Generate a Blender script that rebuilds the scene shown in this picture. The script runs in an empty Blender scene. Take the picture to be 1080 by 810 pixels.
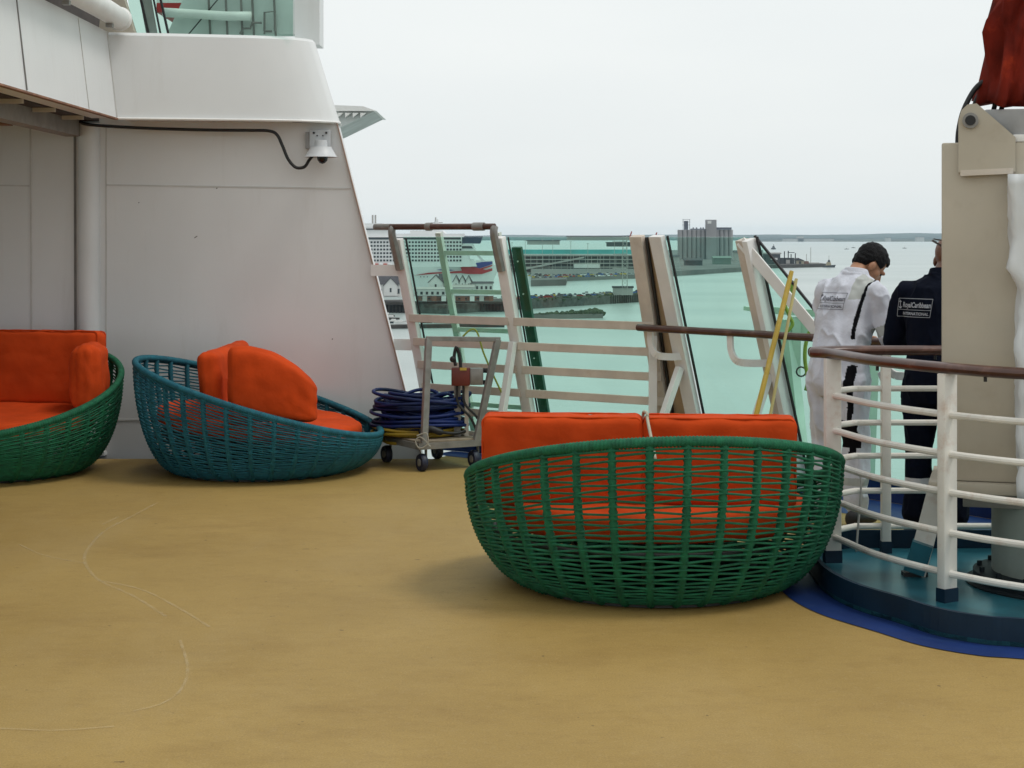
import bpy, bmesh, math, random
from mathutils import Vector, Matrix, Euler, noise
from mathutils.bvhtree import BVHTree
R = math.radians
random.seed(7)
S = bpy.context.scene
COL = S.collection
F, CX, HV, EYE = 1800.0, 540.0, 248.0, 1.75      # focal length and horizon of the photograph, in its pixels; eye height in metres

# ---------------------------------------------------------------- camera
cam = bpy.data.cameras.new('camera'); camo = bpy.data.objects.new('camera', cam); COL.objects.link(camo)
cam.sensor_width = 36; cam.lens = F/1080*36; cam.shift_y = -(405-HV)/1080
cam.clip_start = .1; cam.clip_end = 90000
camo.location = (0, 0, EYE); camo.rotation_euler = (R(90), 0, 0)
S.camera = camo
# ---------------------------------------------------------------- overcast sky
SUN_EL, SUN_AZ = R(62), R(104)                    # azimuth measured from +Y towards +X
w = bpy.data.worlds.new('World'); S.world = w; w.use_nodes = True
nt = w.node_tree; nt.nodes.clear()
out = nt.nodes.new('ShaderNodeOutputWorld'); bg = nt.nodes.new('ShaderNodeBackground')
sky = nt.nodes.new('ShaderNodeTexSky'); sky.sky_type = 'NISHITA'; sky.sun_disc = False
sky.sun_elevation = SUN_EL; sky.sun_rotation = SUN_AZ; sky.air_density = 1; sky.dust_density = 3; sky.ozone_density = 1
hs = nt.nodes.new('ShaderNodeHueSaturation'); hs.inputs['Saturation'].default_value = .35
tc = nt.nodes.new('ShaderNodeTexCoord'); mp = nt.nodes.new('ShaderNodeMapping'); mp.inputs['Scale'].default_value = (1, 1, 4)
nz = nt.nodes.new('ShaderNodeTexNoise'); nz.inputs['Scale'].default_value = 1.6; nz.inputs['Detail'].default_value = 4
cr = nt.nodes.new('ShaderNodeValToRGB')
cr.color_ramp.elements[0].position = .3; cr.color_ramp.elements[0].color = (7.2, 7.65, 7.75, 1)
cr.color_ramp.elements[1].position = .75; cr.color_ramp.elements[1].color = (8.2, 8.5, 8.4, 1)
mx = nt.nodes.new('ShaderNodeMixRGB'); mx.inputs[0].default_value = .86
L = nt.links.new
L(tc.outputs['Generated'], mp.inputs[0]); L(mp.outputs[0], nz.inputs['Vector']); L(nz.outputs['Fac'], cr.inputs[0])
L(sky.outputs[0], hs.inputs['Color']); L(hs.outputs[0], mx.inputs[1]); L(cr.outputs[0], mx.inputs[2])
L(mx.outputs[0], bg.inputs['Color']); bg.inputs['Strength'].default_value = .119
L(bg.outputs[0], out.inputs['Surface'])
sl = bpy.data.lights.new('sun', 'SUN'); sl.energy = 1.25; sl.angle = R(18); sl.color = (1, .96, .9)
so = bpy.data.objects.new('sun', sl); COL.objects.link(so)
sd = Vector((math.sin(SUN_AZ)*math.cos(SUN_EL), math.cos(SUN_AZ)*math.cos(SUN_EL), math.sin(SUN_EL)))
so.rotation_euler = sd.to_track_quat('Z', 'Y').to_euler(); so.location = (20, 10, 40)
S.view_settings.view_transform = 'Standard'; S.view_settings.look = 'None'
S.view_settings.exposure = 0.0; S.view_settings.gamma = 1
S.cycles.volume_bounces = 2; S.cycles.max_bounces = 8; S.cycles.transparent_max_bounces = 16

# ---------------------------------------------------------------- helpers
def at(u, v, Y): return Vector(((u-CX)/F*Y, Y, EYE-(v-HV)/F*Y))
def floor_at(u, v, z=0):
    Y = (EYE-z)*F/(v-HV); return Vector(((u-CX)/F*Y, Y, z))

MATS = {}
def mat(name, col, rough=.6, metal=0, var=.12, scale=6, col2=None, bump=0, bscale=60, spec=.5, stretch=None, dirt_or_light=None, dscale=2.5, damt=.5, sheen=0, dstretch=None):
    if name in MATS: return MATS[name]
    m = bpy.data.materials.new(name); m.use_nodes = True; n = m.node_tree; b = n.nodes['Principled BSDF']
    lk = n.links.new
    tcn = n.nodes.new('ShaderNodeTexCoord'); mpn = n.nodes.new('ShaderNodeMapping')
    if stretch: mpn.inputs['Scale'].default_value = stretch
    lk(tcn.outputs['Object'], mpn.inputs[0])
    nn = n.nodes.new('ShaderNodeTexNoise'); nn.inputs['Scale'].default_value = scale; nn.inputs['Detail'].default_value = 6
    lk(mpn.outputs[0], nn.inputs['Vector'])
    c2 = col2 or tuple(c*(1-var*2) for c in col); c1 = col if col2 else tuple(min(1, c*(1+var*.5)) for c in col)
    rp = n.nodes.new('ShaderNodeValToRGB'); rp.color_ramp.elements[0].position = .32; rp.color_ramp.elements[1].position = .68
    rp.color_ramp.elements[0].color = (*c2, 1); rp.color_ramp.elements[1].color = (*c1, 1)
    lk(nn.outputs['Fac'], rp.inputs[0]); cout = rp.outputs[0]
    if dirt_or_light:
        n2 = n.nodes.new('ShaderNodeTexNoise'); n2.inputs['Scale'].default_value = dscale; n2.inputs['Detail'].default_value = 9; n2.inputs['Roughness'].default_value = .7
        if dstretch:
            mp2 = n.nodes.new('ShaderNodeMapping'); mp2.inputs['Scale'].default_value = dstretch; lk(tcn.outputs['Object'], mp2.inputs[0]); lk(mp2.outputs[0], n2.inputs['Vector'])
        else: lk(tcn.outputs['Object'], n2.inputs['Vector'])
        r2 = n.nodes.new('ShaderNodeValToRGB'); r2.color_ramp.elements[0].position = .55; r2.color_ramp.elements[1].position = .8
        r2.color_ramp.elements[0].color = (0, 0, 0, 1); r2.color_ramp.elements[1].color = (damt,)*3+(1,)
        lk(n2.outputs['Fac'], r2.inputs[0]); mm = n.nodes.new('ShaderNodeMixRGB'); lk(r2.outputs[0], mm.inputs[0]); lk(cout, mm.inputs[1]); mm.inputs[2].default_value = (*dirt_or_light, 1); cout = mm.outputs[0]
    lk(cout, b.inputs['Base Color'])
    b.inputs['Roughness'].default_value = rough; b.inputs['Metallic'].default_value = metal; b.inputs['Specular IOR Level'].default_value = spec
    if sheen: b.inputs['Sheen Weight'].default_value = sheen
    if bump:
        nb = n.nodes.new('ShaderNodeTexNoise'); nb.inputs['Scale'].default_value = bscale; nb.inputs['Detail'].default_value = 4
        lk(mpn.outputs[0], nb.inputs['Vector'])
        bp = n.nodes.new('ShaderNodeBump'); bp.inputs['Strength'].default_value = bump; bp.inputs['Distance'].default_value = .01
        lk(nb.outputs['Fac'], bp.inputs['Height']); lk(bp.outputs[0], b.inputs['Normal'])
    MATS[name] = m; return m

class MB:
    def __init__(self): self.bm = bmesh.new()
    def face(self, pts, mi=0):
        f = self.bm.faces.new([self.bm.verts.new(Vector(p)) for p in pts]); f.material_index = mi; return self
    def box(self, c, s, rz=0, M=None, bev=0, mi=0):
        r = bmesh.ops.create_cube(self.bm, size=1)
        T = Matrix.Translation(Vector(c)) @ (M if M is not None else Matrix.Rotation(rz, 4, 'Z')) @ Matrix.Diagonal((*s, 1))
        bmesh.ops.transform(self.bm, matrix=T, verts=r['verts'])
        fs = list({f for v in r['verts'] for f in v.link_faces})
        for f in fs: f.material_index = mi
        if bev:
            es = list({e for v in r['verts'] for e in v.link_edges})
            bmesh.ops.bevel(self.bm, geom=es, offset=bev, segments=2, affect='EDGES', profile=.5)
        return self
    def bar(self, a, b, wx, wy, up=(0, 0, 1), bev=0, mi=0):
        """straight bar from a to b; wy measured along `up`, wx across"""
        a, b = Vector(a), Vector(b); d = b-a; y = d.normalized(); u = Vector(up); x = y.cross(u)
        if x.length < 1e-5: x = y.cross(Vector((1, 0, 0)))
        x.normalize(); z = x.cross(y)
        M = Matrix((x, y, z)).transposed().to_4x4()
        return self.box((a+b)/2, (wx, d.length, wy), M=M, bev=bev, mi=mi)
    def prism(self, pts, vec, mi=0):
        vec = Vector(vec); a = [self.bm.verts.new(Vector(p)) for p in pts]; b = [self.bm.verts.new(Vector(p)+vec) for p in pts]
        n = len(a); fs = [self.bm.faces.new(a), self.bm.faces.new(b[::-1])]
        for i in range(n): fs.append(self.bm.faces.new([a[i], b[i], b[(i+1) % n], a[(i+1) % n]]))
        for f in fs: f.material_index = mi
        return self
    def loft(self, rings, closed=True, caps=True, mi=0):
        vs = [[self.bm.verts.new(Vector(p)) for p in r] for r in rings]; n = len(vs[0]); fs = []
        for i in range(len(vs)-1):
            for j in range(n if closed else n-1):
                fs.append(self.bm.faces.new([vs[i][j], vs[i][(j+1) % n], vs[i+1][(j+1) % n], vs[i+1][j]]))
        if caps: fs.append(self.bm.faces.new(vs[0][::-1])); fs.append(self.bm.faces.new(vs[-1]))
        for f in fs: f.material_index = mi
        return self
    def tube(self, pts, r, seg=8, closed=False, mi=0):
        pts = [Vector(p) for p in pts]; n = len(pts); rings = []; prev = None
        rad = r if callable(r) else (lambda i: r)
        for i, p in enumerate(pts):
            if closed: t = pts[(i+1) % n]-pts[i-1]
            else: t = pts[min(i+1, n-1)]-pts[max(i-1, 0)]
            t.normalize()
            if prev is None:
                u = t.orthogonal().normalized() if abs(t.z) > .95 else t.cross(Vector((0, 0, 1))).normalized()
            else:
                u = prev-t*prev.dot(t)
                u = u.normalized() if u.length > 1e-6 else t.orthogonal().normalized()
            prev = u; v = t.cross(u); q = rad(i)
            rings.append([p+(u*math.cos(2*math.pi*k/seg)+v*math.sin(2*math.pi*k/seg))*q for k in range(seg)])
        if closed: rings.append(rings[0])
        if closed:
            vs = [[self.bm.verts.new(p) for p in rr] for rr in rings[:-1]]
            for i in range(n):
                a, b = vs[i], vs[(i+1) % n]
                for j in range(seg):
                    f = self.bm.faces.new([a[j], a[(j+1) % seg], b[(j+1) % seg], b[j]]); f.material_index = mi
            return self
        return self.loft(rings, mi=mi)
    def lathe(self, prof, c, seg=24, axis=None, mi=0):
        """prof: list of (r,z)"""
        Q = Matrix.Identity(3) if axis is None else Vector((0, 0, 1)).rotation_difference(Vector(axis)).to_matrix()
        rings = [[Vector(c)+Q @ Vector((max(r, 1e-4)*math.cos(2*math.pi*k/seg), max(r, 1e-4)*math.sin(2*math.pi*k/seg), z)) for k in range(seg)] for r, z in prof]
        return self.loft(rings, mi=mi)
    def cone(self, a, b, ra, rb, seg=14, mi=0):
        a, b = Vector(a), Vector(b); return self.lathe([(ra, 0), (rb, (b-a).length)], a, seg, b-a, mi)
    def ball(self, c, s, sub=2, M=None, mi=0):
        r = bmesh.ops.create_icosphere(self.bm, subdivisions=sub, radius=1)
        s = (s, s, s) if not hasattr(s, '__len__') else s
        bmesh.ops.transform(self.bm, matrix=Matrix.Translation(Vector(c)) @ (M if M is not None else Matrix.Identity(4)) @ Matrix.Diagonal((*s, 1)), verts=r['verts'])
        for v in r['verts']:
            for f in v.link_faces: f.material_index = mi
        return self
    def build(self, name, m, parent=None, smooth=False, label=None, cat=None, group=None, kind=None):
        bm = self.bm; bmesh.ops.recalc_face_normals(bm, faces=bm.faces)
        me = bpy.data.meshes.new(name)
        if parent is None:
            xs = [v.co for v in bm.verts]
            o0 = Vector(((min(p.x for p in xs)+max(p.x for p in xs))/2, (min(p.y for p in xs)+max(p.y for p in xs))/2, min(p.z for p in xs)))
        else: o0 = Vector(parent['_w'])
        for v in bm.verts: v.co -= o0
        bm.to_mesh(me); bm.free()
        for mm in (m if isinstance(m, (list, tuple)) else [m]): me.materials.append(mm)
        if smooth: me.shade_smooth()
        if smooth == 'auto': me.set_sharp_from_angle(angle=R(35))
        return link(name, me, o0, parent, label, cat, group, kind)
WORLD0 = {}
def link(name, me, o0, parent=None, label=None, cat=None, group=None, kind=None):
    o = bpy.data.objects.new(name, me); COL.objects.link(o)
    if parent is not None: o.parent = parent
    else: o.location = o0
    o['_w'] = tuple(o0)
    return tag(o, label, cat, group, kind)
def tag(o, label=None, cat=None, group=None, kind=None):
    if label: o['label'] = label
    if cat: o['category'] = cat
    if group: o['group'] = group
    if kind: o['kind'] = kind
    return o
def thing(name, loc, label, cat, group=None):
    o = bpy.data.objects.new(name, None); COL.objects.link(o); o.location = loc; o.empty_display_size = .1; o['_w'] = tuple(loc)
    return tag(o, label, cat, group)
def copy_tree(o, parent=None, label=None):
    c = o.copy(); COL.objects.link(c)
    if parent is not None: c.parent = parent
    if label: c['label'] = label
    for ch in o.children: copy_tree(ch, c)
    return c
def smoothline(pts, n=8):
    """Catmull-Rom through pts"""
    P = [Vector(p) for p in pts]; P = [P[0]*2-P[1]]+P+[P[-1]*2-P[-2]]; o = []
    for i in range(1, len(P)-2):
        a, b, c, d = P[i-1:i+3]
        for k in range(n):
            t = k/n; o.append(.5*((2*b)+(c-a)*t+(2*a-5*b+4*c-d)*t*t+(3*b-a-3*c+d)*t**3))
    o.append(P[-2]); return o
def offset2(path, d):
    """offset of an open plan polyline (to its right-hand side for d>0), keeping z"""
    o = []
    for i, p in enumerate(path):
        t = path[min(i+1, len(path)-1)]-path[max(i-1, 0)]; t.z = 0; t.normalize(); o.append(p+Vector((t.y, -t.x, 0))*d)
    return o

# ---------------------------------------------------------------- materials
WHITE = mat('white_ship_paint', (.71, .715, .71), .42, var=.03, scale=1.2, dirt_or_light=(.40, .36, .31), dscale=3.0, damt=.22, bump=.04, bscale=9, dstretch=(1.6, 1.6, .22))
WHITE2 = mat('weathered_white_paint', (.79, .785, .765), .45, var=.04, scale=5, dirt_or_light=(.50, .40, .30), dscale=7, damt=.38)
TANP = mat('aged_cream_paint', (.62, .55, .47), .5, var=.08, scale=6, dirt_or_light=(.4, .24, .13), dscale=5, damt=.5)
CREAM = mat('cream_grey_paint', (.47, .42, .335), .5, var=.05, scale=3, dirt_or_light=(.3, .22, .15), dscale=4, damt=.35, bump=.05, bscale=14)
RUST = mat('rusty_edge', (.30, .15, .09), .8, var=.2, scale=14)
BROWNV = mat('brown_varnish', (.085, .036, .025), .28, var=.15, scale=9, stretch=(1, 1, 1), dirt_or_light=(.3, .17, .12), dscale=9, damt=.5)
BLACK = mat('black_rubber', (.012, .012, .013), .55, var=.1)
GREYM = mat('dull_grey_metal', (.26, .25, .235), .45, metal=.3, var=.12, scale=14, dirt_or_light=(.2, .13, .08), dscale=9, damt=.6)
DARKSOF = mat('underdeck_shade_tone', (.05, .035, .028), .7, var=.2)  # shade under the deck put into a near-black base colour
BLUEP = mat('deep_blue_deck_paint', (.008, .030, .14), .55, spec=.25, var=.15, scale=3, dirt_or_light=(.03, .07, .16), dscale=8)
NAVYP = mat('navy_kerb_paint', (.006, .024, .048), .5, var=.15, scale=5, spec=.25)
TEALP = mat('teal_tray_paint', (.022, .125, .165), .3, spec=.35, var=.2, scale=4, dirt_or_light=(.10, .22, .24), dscale=3, damt=.5)
ORANGE = mat('orange_canvas', (.55, .060, .009), .85, var=.09, scale=5, bump=.45, bscale=16, spec=.12, dirt_or_light=(.40, .040, .006), dscale=4, damt=.4)
GREENR = mat('green_rope', (.007, .145, .064), .75, var=.2, scale=22, col2=(.004, .080, .038), bump=.5, bscale=260, spec=.4, dirt_or_light=(.035, .20, .12), dscale=7, damt=.6)
TEALR = mat('teal_rope', (.010, .135, .180), .75, var=.2, scale=22, col2=(.006, .082, .118), bump=.5, bscale=260, spec=.4, dirt_or_light=(.03, .17, .20), dscale=7, damt=.6)
DKFRAME = mat('dark_frame_metal', (.02, .025, .022), .5)

def deck_material():
    m = bpy.data.materials.new('tan_deck_coating'); m.use_nodes = True; n = m.node_tree; b = n.nodes['Principled BSDF']; lk = n.links.new
    t = n.nodes.new('ShaderNodeTexCoord')
    def noise_(scale, det, stretch=(1, 1, 1), rough=.6):
        mp = n.nodes.new('ShaderNodeMapping'); mp.inputs['Scale'].default_value = stretch; lk(t.outputs['Object'], mp.inputs[0])
        k = n.nodes.new('ShaderNodeTexNoise'); k.inputs['Scale'].default_value = scale; k.inputs['Detail'].default_value = det; k.inputs['Roughness'].default_value = rough
        lk(mp.outputs[0], k.inputs['Vector']); return k.outputs['Fac']
    def ramp(f, a, b_, ca, cb):
        r = n.nodes.new('ShaderNodeValToRGB'); r.color_ramp.elements[0].position = a; r.color_ramp.elements[1].position = b_
        r.color_ramp.elements[0].color = (*ca, 1); r.color_ramp.elements[1].color = (*cb, 1); lk(f, r.inputs[0]); return r.outputs[0]
    def mix(f, a, b_, typ='MIX'):
        x = n.nodes.new('ShaderNodeMixRGB'); x.blend_type = typ
        if isinstance(f, float): x.inputs[0].default_value = f
        else: lk(f, x.inputs[0])
        lk(a, x.inputs[1])
        if isinstance(b_, tuple): x.inputs[2].default_value = (*b_, 1)
        else: lk(b_, x.inputs[2])
        return x.outputs[0]
    c = ramp(noise_(.9, 7), .3, .7, (.375, .245, .070), (.465, .312, .098))
    c = mix(ramp(noise_(1.8, 9, (.6, 1.2, 1), .75), .50, .78, (0, 0, 0), (.6, .6, .6)), c, (.27, .160, .042))
    c = mix(ramp(noise_(14, 8, (.7, 1.3, 1), .8), .5, .75, (0, 0, 0), (.5, .5, .5)), c, (.27, .165, .048))
    c = mix(ramp(noise_(45, 4, (1, 1, 1), .7), .55, .75, (0, 0, 0), (.5, .5, .5)), c, (.50, .36, .16))
    c = mix(ramp(noise_(1.1, 9, (1.2, .5, 1), .7), .5, .8, (0, 0, 0), (.45, .45, .45)), c, (.47, .34, .15))
    c = mix(ramp(noise_(300, 2), .35, .7, (.72, .72, .72), (1.15, 1.15, 1.15)), c, c) if False else c
    g = ramp(noise_(130, 3, (1, 1, 1), .8), .3, .72, (.62, .62, .62), (1.0, 1.0, 1.0)); c = mix(1.0, c, g, 'MULTIPLY')
    sp = ramp(noise_(19, 3, rough=.5), .735, .75, (0, 0, 0), (.75, .75, .75)); c = mix(sp, c, (.12, .075, .03))
    lk(c, b.inputs['Base Color']); b.inputs['Roughness'].default_value = .62; b.inputs['Specular IOR Level'].default_value = .3
    bp = n.nodes.new('ShaderNodeBump'); bp.inputs['Strength'].default_value = .35; bp.inputs['Distance'].default_value = .004
    lk(noise_(320, 3), bp.inputs['Height']); lk(bp.outputs[0], b.inputs['Normal'])
    return m
DECK = deck_material()

def glass_material(name, tint, refl=.9):
    m = bpy.data.materials.new(name); m.use_nodes = True; n = m.node_tree; n.nodes.clear(); lk = n.links.new
    o = n.nodes.new('ShaderNodeOutputMaterial'); tr = n.nodes.new('ShaderNodeBsdfTransparent'); gl = n.nodes.new('ShaderNodeBsdfGlossy'); fr = n.nodes.new('ShaderNodeFresnel'); ms = n.nodes.new('ShaderNodeMixShader')
    tcn = n.nodes.new('ShaderNodeTexCoord'); nn = n.nodes.new('ShaderNodeTexNoise'); nn.inputs['Scale'].default_value = 2.5; nn.inputs['Detail'].default_value = 8
    rp = n.nodes.new('ShaderNodeValToRGB'); rp.color_ramp.elements[0].position = .35; rp.color_ramp.elements[1].position = .8
    rp.color_ramp.elements[0].color = (*tint, 1); rp.color_ramp.elements[1].color = (*[t*.94+.02 for t in tint], 1)
    lk(tcn.outputs['Object'], nn.inputs['Vector']); lk(nn.outputs['Fac'], rp.inputs[0]); lk(rp.outputs[0], tr.inputs['Color'])
    gl.inputs['Roughness'].default_value = .03; gl.inputs['Color'].default_value = (refl, refl, refl, 1); fr.inputs['IOR'].default_value = 1.33
    ge = n.nodes.new('ShaderNodeNewGeometry'); fm = n.nodes.new('ShaderNodeMath'); fm.operation = 'MULTIPLY'; fi = n.nodes.new('ShaderNodeMath'); fi.operation = 'SUBTRACT'; fi.inputs[0].default_value = 1
    lk(ge.outputs['Backfacing'], fi.inputs[1]); lk(fr.outputs[0], fm.inputs[0]); lk(fi.outputs[0], fm.inputs[1])   # outer faces mirror, inner faces only tint
    lk(fm.outputs[0], ms.inputs[0]); lk(tr.outputs[0], ms.inputs[1]); lk(gl.outputs[0], ms.inputs[2]); lk(ms.outputs[0], o.inputs['Surface'])
    return m
GLASS = glass_material('green_tinted_glass', (.82, .975, .922))      # two faces of each pane multiply the tint
GLASSD = glass_material('dark_green_tinted_glass', (.74, .87, .82))
# ================================================================ DECK
DK_Y = 13.35
def lean(p, n, z, k=.3):           # point on the leaning windscreen plane: p is the plan point at z=1.1
    q = p+n*(1.1-z)*k; return Vector((q.x, q.y, z))
A = Vector((-.80, 13.62, 0)); C = Vector((.007, 13.07, 0)); E = Vector((1.005, 12.40, 0)); E2 = Vector((1.166, 12.2, 0))
Fp = Vector((1.714, 11.6, 0)); G = Vector((2.75, 10.2, 0)); Hh = Vector((3.9, 8.2, 0)); Ii = Vector((4.9, 5.0, 0)); Jj = Vector((5.2, -4, 0))
N1 = Vector((.563, .826, 0)); N2 = Vector((.80, .60, 0)); NE = Vector((.74, .67, 0))
edge = [A+N1*.42, C+N1*.42, E+N1*.42, E2+NE*.42, Fp+N2*.42, G+N2*.42, Hh+N2*.42, Ii+N2*.42, Jj+N2*.42]
poly = [Vector((-9, -4, 0)), Vector((-9, DK_Y, 0)), Vector((-.62, DK_Y, 0))]+[Vector((-.42, 13.72, 0))]+edge[1:]
MB().prism([p-Vector((0, 0, .3)) for p in poly], (0, 0, .3)).build('deck', DECK, kind='structure')
gut = [Vector((-9, DK_Y+.005, 0)), Vector((-9, 13.66, 0)), Vector((-.62, 13.66, 0)), Vector((-.62, DK_Y+.005, 0))]
MB().prism([p-Vector((0, 0, .29)) for p in gut], (0, 0, .2)).build('gutter', NAVYP, kind='structure')
D1_ = (C-A).normalized()
kb = MB(); kp = [A+N1*.36-D1_*.3]+[p+n*.36 for p, n in zip([A, C, E, E2, Fp, G, Hh, Ii, Jj], [N1, N1, N1, NE, N2, N2, N2, N2, N2])]
ko = offset2(kp, -.05)
for i in range(len(kp)-1): kb.loft([[kp[i], ko[i], ko[i]+Vector((0, 0, .13)), kp[i]+Vector((0, 0, .13))], [kp[i+1], ko[i+1], ko[i+1]+Vector((0, 0, .13)), kp[i+1]+Vector((0, 0, .13))]])
bmesh.ops.remove_doubles(kb.bm, verts=kb.bm.verts, dist=.001); kb.build('edge_kerb', BLUEP, kind='structure')
# blue painted margin along the ship's side
inner = [p-n*q for p, n, q in zip([A+D1_*.15, C, E, E2, Fp, G, Hh, Ii], [N1, N1, N1, NE, N2, N2, N2, N2], (-.08, -.02, -.02, .1, .22, .22, .4, .5))]
outer = [p+n*.34 for p, n in zip([A+D1_*.15, C, E, E2, Fp, G, Hh, Ii], [N1, N1, N1, NE, N2, N2, N2, N2])]
st = MB()
for i in range(len(inner)-1): st.face([q+Vector((0, 0, .0025)) for q in (inner[i], inner[i+1], outer[i+1], outer[i])])
st.build('blue_deck_stripe', BLUEP, kind='structure')
# scuff marks worn into the coating
SCUFF = bpy.data.materials.new('pale_scuff'); SCUFF.use_nodes = True
_n = SCUFF.node_tree; _b = _n.nodes['Principled BSDF']; _b.inputs['Base Color'].default_value = (.60, .48, .27, 1); _b.inputs['Roughness'].default_value = .7
_t = _n.nodes.new('ShaderNodeTexCoord'); _k = _n.nodes.new('ShaderNodeTexNoise'); _k.inputs['Scale'].default_value = 9; _k.inputs['Detail'].default_value = 6
_r = _n.nodes.new('ShaderNodeValToRGB'); _r.color_ramp.elements[0].position = .25; _r.color_ramp.elements[1].position = .75; _r.color_ramp.elements[1].color = (.45, .45, .45, 1)
_n.links.new(_t.outputs['Object'], _k.inputs['Vector']); _n.links.new(_k.outputs['Fac'], _r.inputs[0]); _n.links.new(_r.outputs[0], _b.inputs['Alpha'])
sc = MB()
def scuff(px, wd=.02):
    p = smoothline([floor_at(u, v, .002+.0004*len(sc.bm.faces)/50) for u, v in px], 7); l, r_ = offset2(p, -wd/2), offset2(p, wd/2)
    for i in range(len(p)-1):
        sc.face([l[i], l[i+1], r_[i+1], r_[i]])
scuff([(166, 530), (138, 545), (110, 560), (92, 580), (90, 594), (105, 612), (140, 628), (175, 650)], .018)
scuff([(105, 612), (150, 622), (190, 642), (221, 661)], .016)
scuff([(190, 675), (198, 705), (190, 728), (170, 742), (140, 750)], .013)
scuff([(0, 768), (60, 770), (120, 766)], .016)
scuff([(20, 574), (48, 586), (90, 594)], .012)
scuff([(186, 512), (197, 508)], .012); scuff([(108, 553), (125, 545)], .012)
sc.build('deck_scuffs', SCUFF, kind='structure')

# ================================================================ SUPERSTRUCTURE
YW = 13.65
def W(u, v, Y=YW): return at(u, v, Y)
wall = thing('deck_house_wall', (-3, YW, 0), 'large plain white steel wall of the deck house behind the sofas, its right end slanting', 'wall')
zb = -.1
def rightx(z): v = HV+(EYE-z)*F/YW; return (356+(v-134)*.2536-CX)/F*YW
pts = [Vector((-9, YW, zb)), Vector((rightx(zb), YW, zb)), Vector((rightx(2.65), YW, 2.65)), Vector((-1.75, YW, 2.65)), Vector((-1.95, YW, 2.78)), Vector((-9, YW, 2.78))]
MB().prism(pts, (0, .25, 0)).build('wall_plate', WHITE, wall)
MB().bar((rightx(zb)+.004, YW-.004, zb), (rightx(2.645)+.004, YW-.004, 2.645), .05, .009, up=(1, 0, 0)).build('edge_strip', mat('brown_sealant', (.34, .23, .18), .7), wall)
SEAM = mat('weld_seam_paint', (.58, .57, .55), .5, var=.06)
SEAMD = mat('dark_joint', (.2, .19, .18), .6)
def seam(u0, v0, u1, v1, m=SEAM, w_=.012):
    MB().bar(W(u0, v0, YW-.002), W(u1, v1, YW-.002), w_, .006, up=(0, 1, 0)).build('weld_seam', m, wall)
seam(112, 195, 370, 199); seam(-40, 195, 31, 196); seam(32, 132, 34, 488, w_=.014); seam(112, 135, 112, 488); seam(104, 443, 400, 443); seam(-40, 443, 84, 443)
seam(79, 133, 80, 488, SEAMD, .02)
# stain and chips
for u, v, a in ((205, 251, .05), (228, 199, .02), (146, 214, .015), (350, 358, .02)):
    MB().bar(W(u, v, YW-.001), W(u+a*60, v-a*40, YW-.001), .008, .004, up=(0, 1, 0)).build('paint_chip', SEAMD, wall)
p = MB(); p.tube([W(94, 130, YW-.02), W(94, 487, YW-.02)], .085, 20); p.build('pillar', WHITE, wall, smooth='auto')
MB().box((W(94, 478, YW-.05)), (.26, .10, .03)).build('pillar_foot', WHITE2, wall)
# upper deck bulwark
bul = thing('upper_deck_bulwark', (-2.2, 13.3, 2.62), 'wide white overhanging bulwark of the upper deck with a rounded right end', 'bulwark')
bot = [(-3.05, 13.20), (-2.6, 13.27), (-2.1, 13.36), (-1.85, 13.41), (-1.66, 13.47), (-1.52, 13.54), (-1.43, 13.62), (-1.385, 13.72), (-1.40, 13.95), (-1.9, 16), (-3.05, 16)]
top = [(-3.13, 13.22), (-2.7, 13.29), (-2.25, 13.38), (-2.02, 13.43), (-1.84, 13.49), (-1.71, 13.56), (-1.63, 13.64), (-1.585, 13.74), (-1.62, 13.95), (-2.1, 16), (-3.13, 16)]
m_ = MB(); m_.loft([[Vector((x, y, 2.655)) for x, y in bot], [Vector((x, y, 3.30)) for x, y in top], [Vector((x-.025 if x > -2 else x, y+.03, 3.325)) for x, y in top]])
m_.build('front_plate', WHITE, bul, smooth='auto')
m_ = MB(); P = [Vector((x, y-.012, 2.652)) for x, y in bot[:9]]
m_.tube(P, .012, 6); m_.build('lower_lip', WHITE2, bul)
side = MB()
side.prism([Vector((-3.05, 13.2, 2.655)), Vector((-3.13, 13.22, 3.325)), Vector((-3.28, 13.22, 3.325)), Vector((-3.25, 13.2, 2.655))], (0, -8.2, 0))
side.build('side_plate', WHITE, bul)
MB().bar((-3.045, 13.16, 2.66), (-3.125, 13.18, 3.32), .012, .01, up=(1, 0, 0)).build('weld_seam', SEAM, bul)
for y in (12.3,): MB().bar((-3.047, y, 2.66), (-3.127, y, 3.32), .006, .006, up=(1, 0, 0)).build('weld_seam', SEAM, bul)
MB().bar((-3.045, 10.72, 2.66), (-3.127, 10.74, 3.32), .014, .006, up=(1, 0, 0)).build('plate_joint', SEAMD, bul)
MB().bar((-3.06, 13.2, 2.648), (-3.06, 5, 2.648), .04, .012).build('rust_edge', RUST, bul)
sof = thing('overhead_deck', (-6, 10, 2.65), 'dark underside of the overhead deck with brown beams above the left sofa', 'deck overhang')
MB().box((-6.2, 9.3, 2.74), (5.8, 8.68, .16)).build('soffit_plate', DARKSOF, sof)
MB().box((-3.50, 9.3, 2.60), (.13, 8.66, .125)).build('long_beam', mat('grey_beam_paint', (.30, .27, .24), .6), sof)
for y in (13.0, 12.2, 11.4, 10.6, 9.8): MB().box((-3.345, y, 2.645), (.16, .03, .03)).build('stiffener', TANP, sof)
for y in (12.6, 11, 9.4): MB().box((-5.2, y, 2.61), (3.0, .1, .1)).build('cross_beam', RUST, sof)
dk = thing('dark_backing_wall', (-3.6, 11, 3.3), 'added dark backing wall behind the white pipe on top of the bulwark', 'wall')
MB().box((-3.62, 11.2, 3.85), (.2, 8.8, 1.1)).build('dark_plate', DARKSOF, dk)  # dark plate added to make the gap behind the pipe read black
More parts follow.
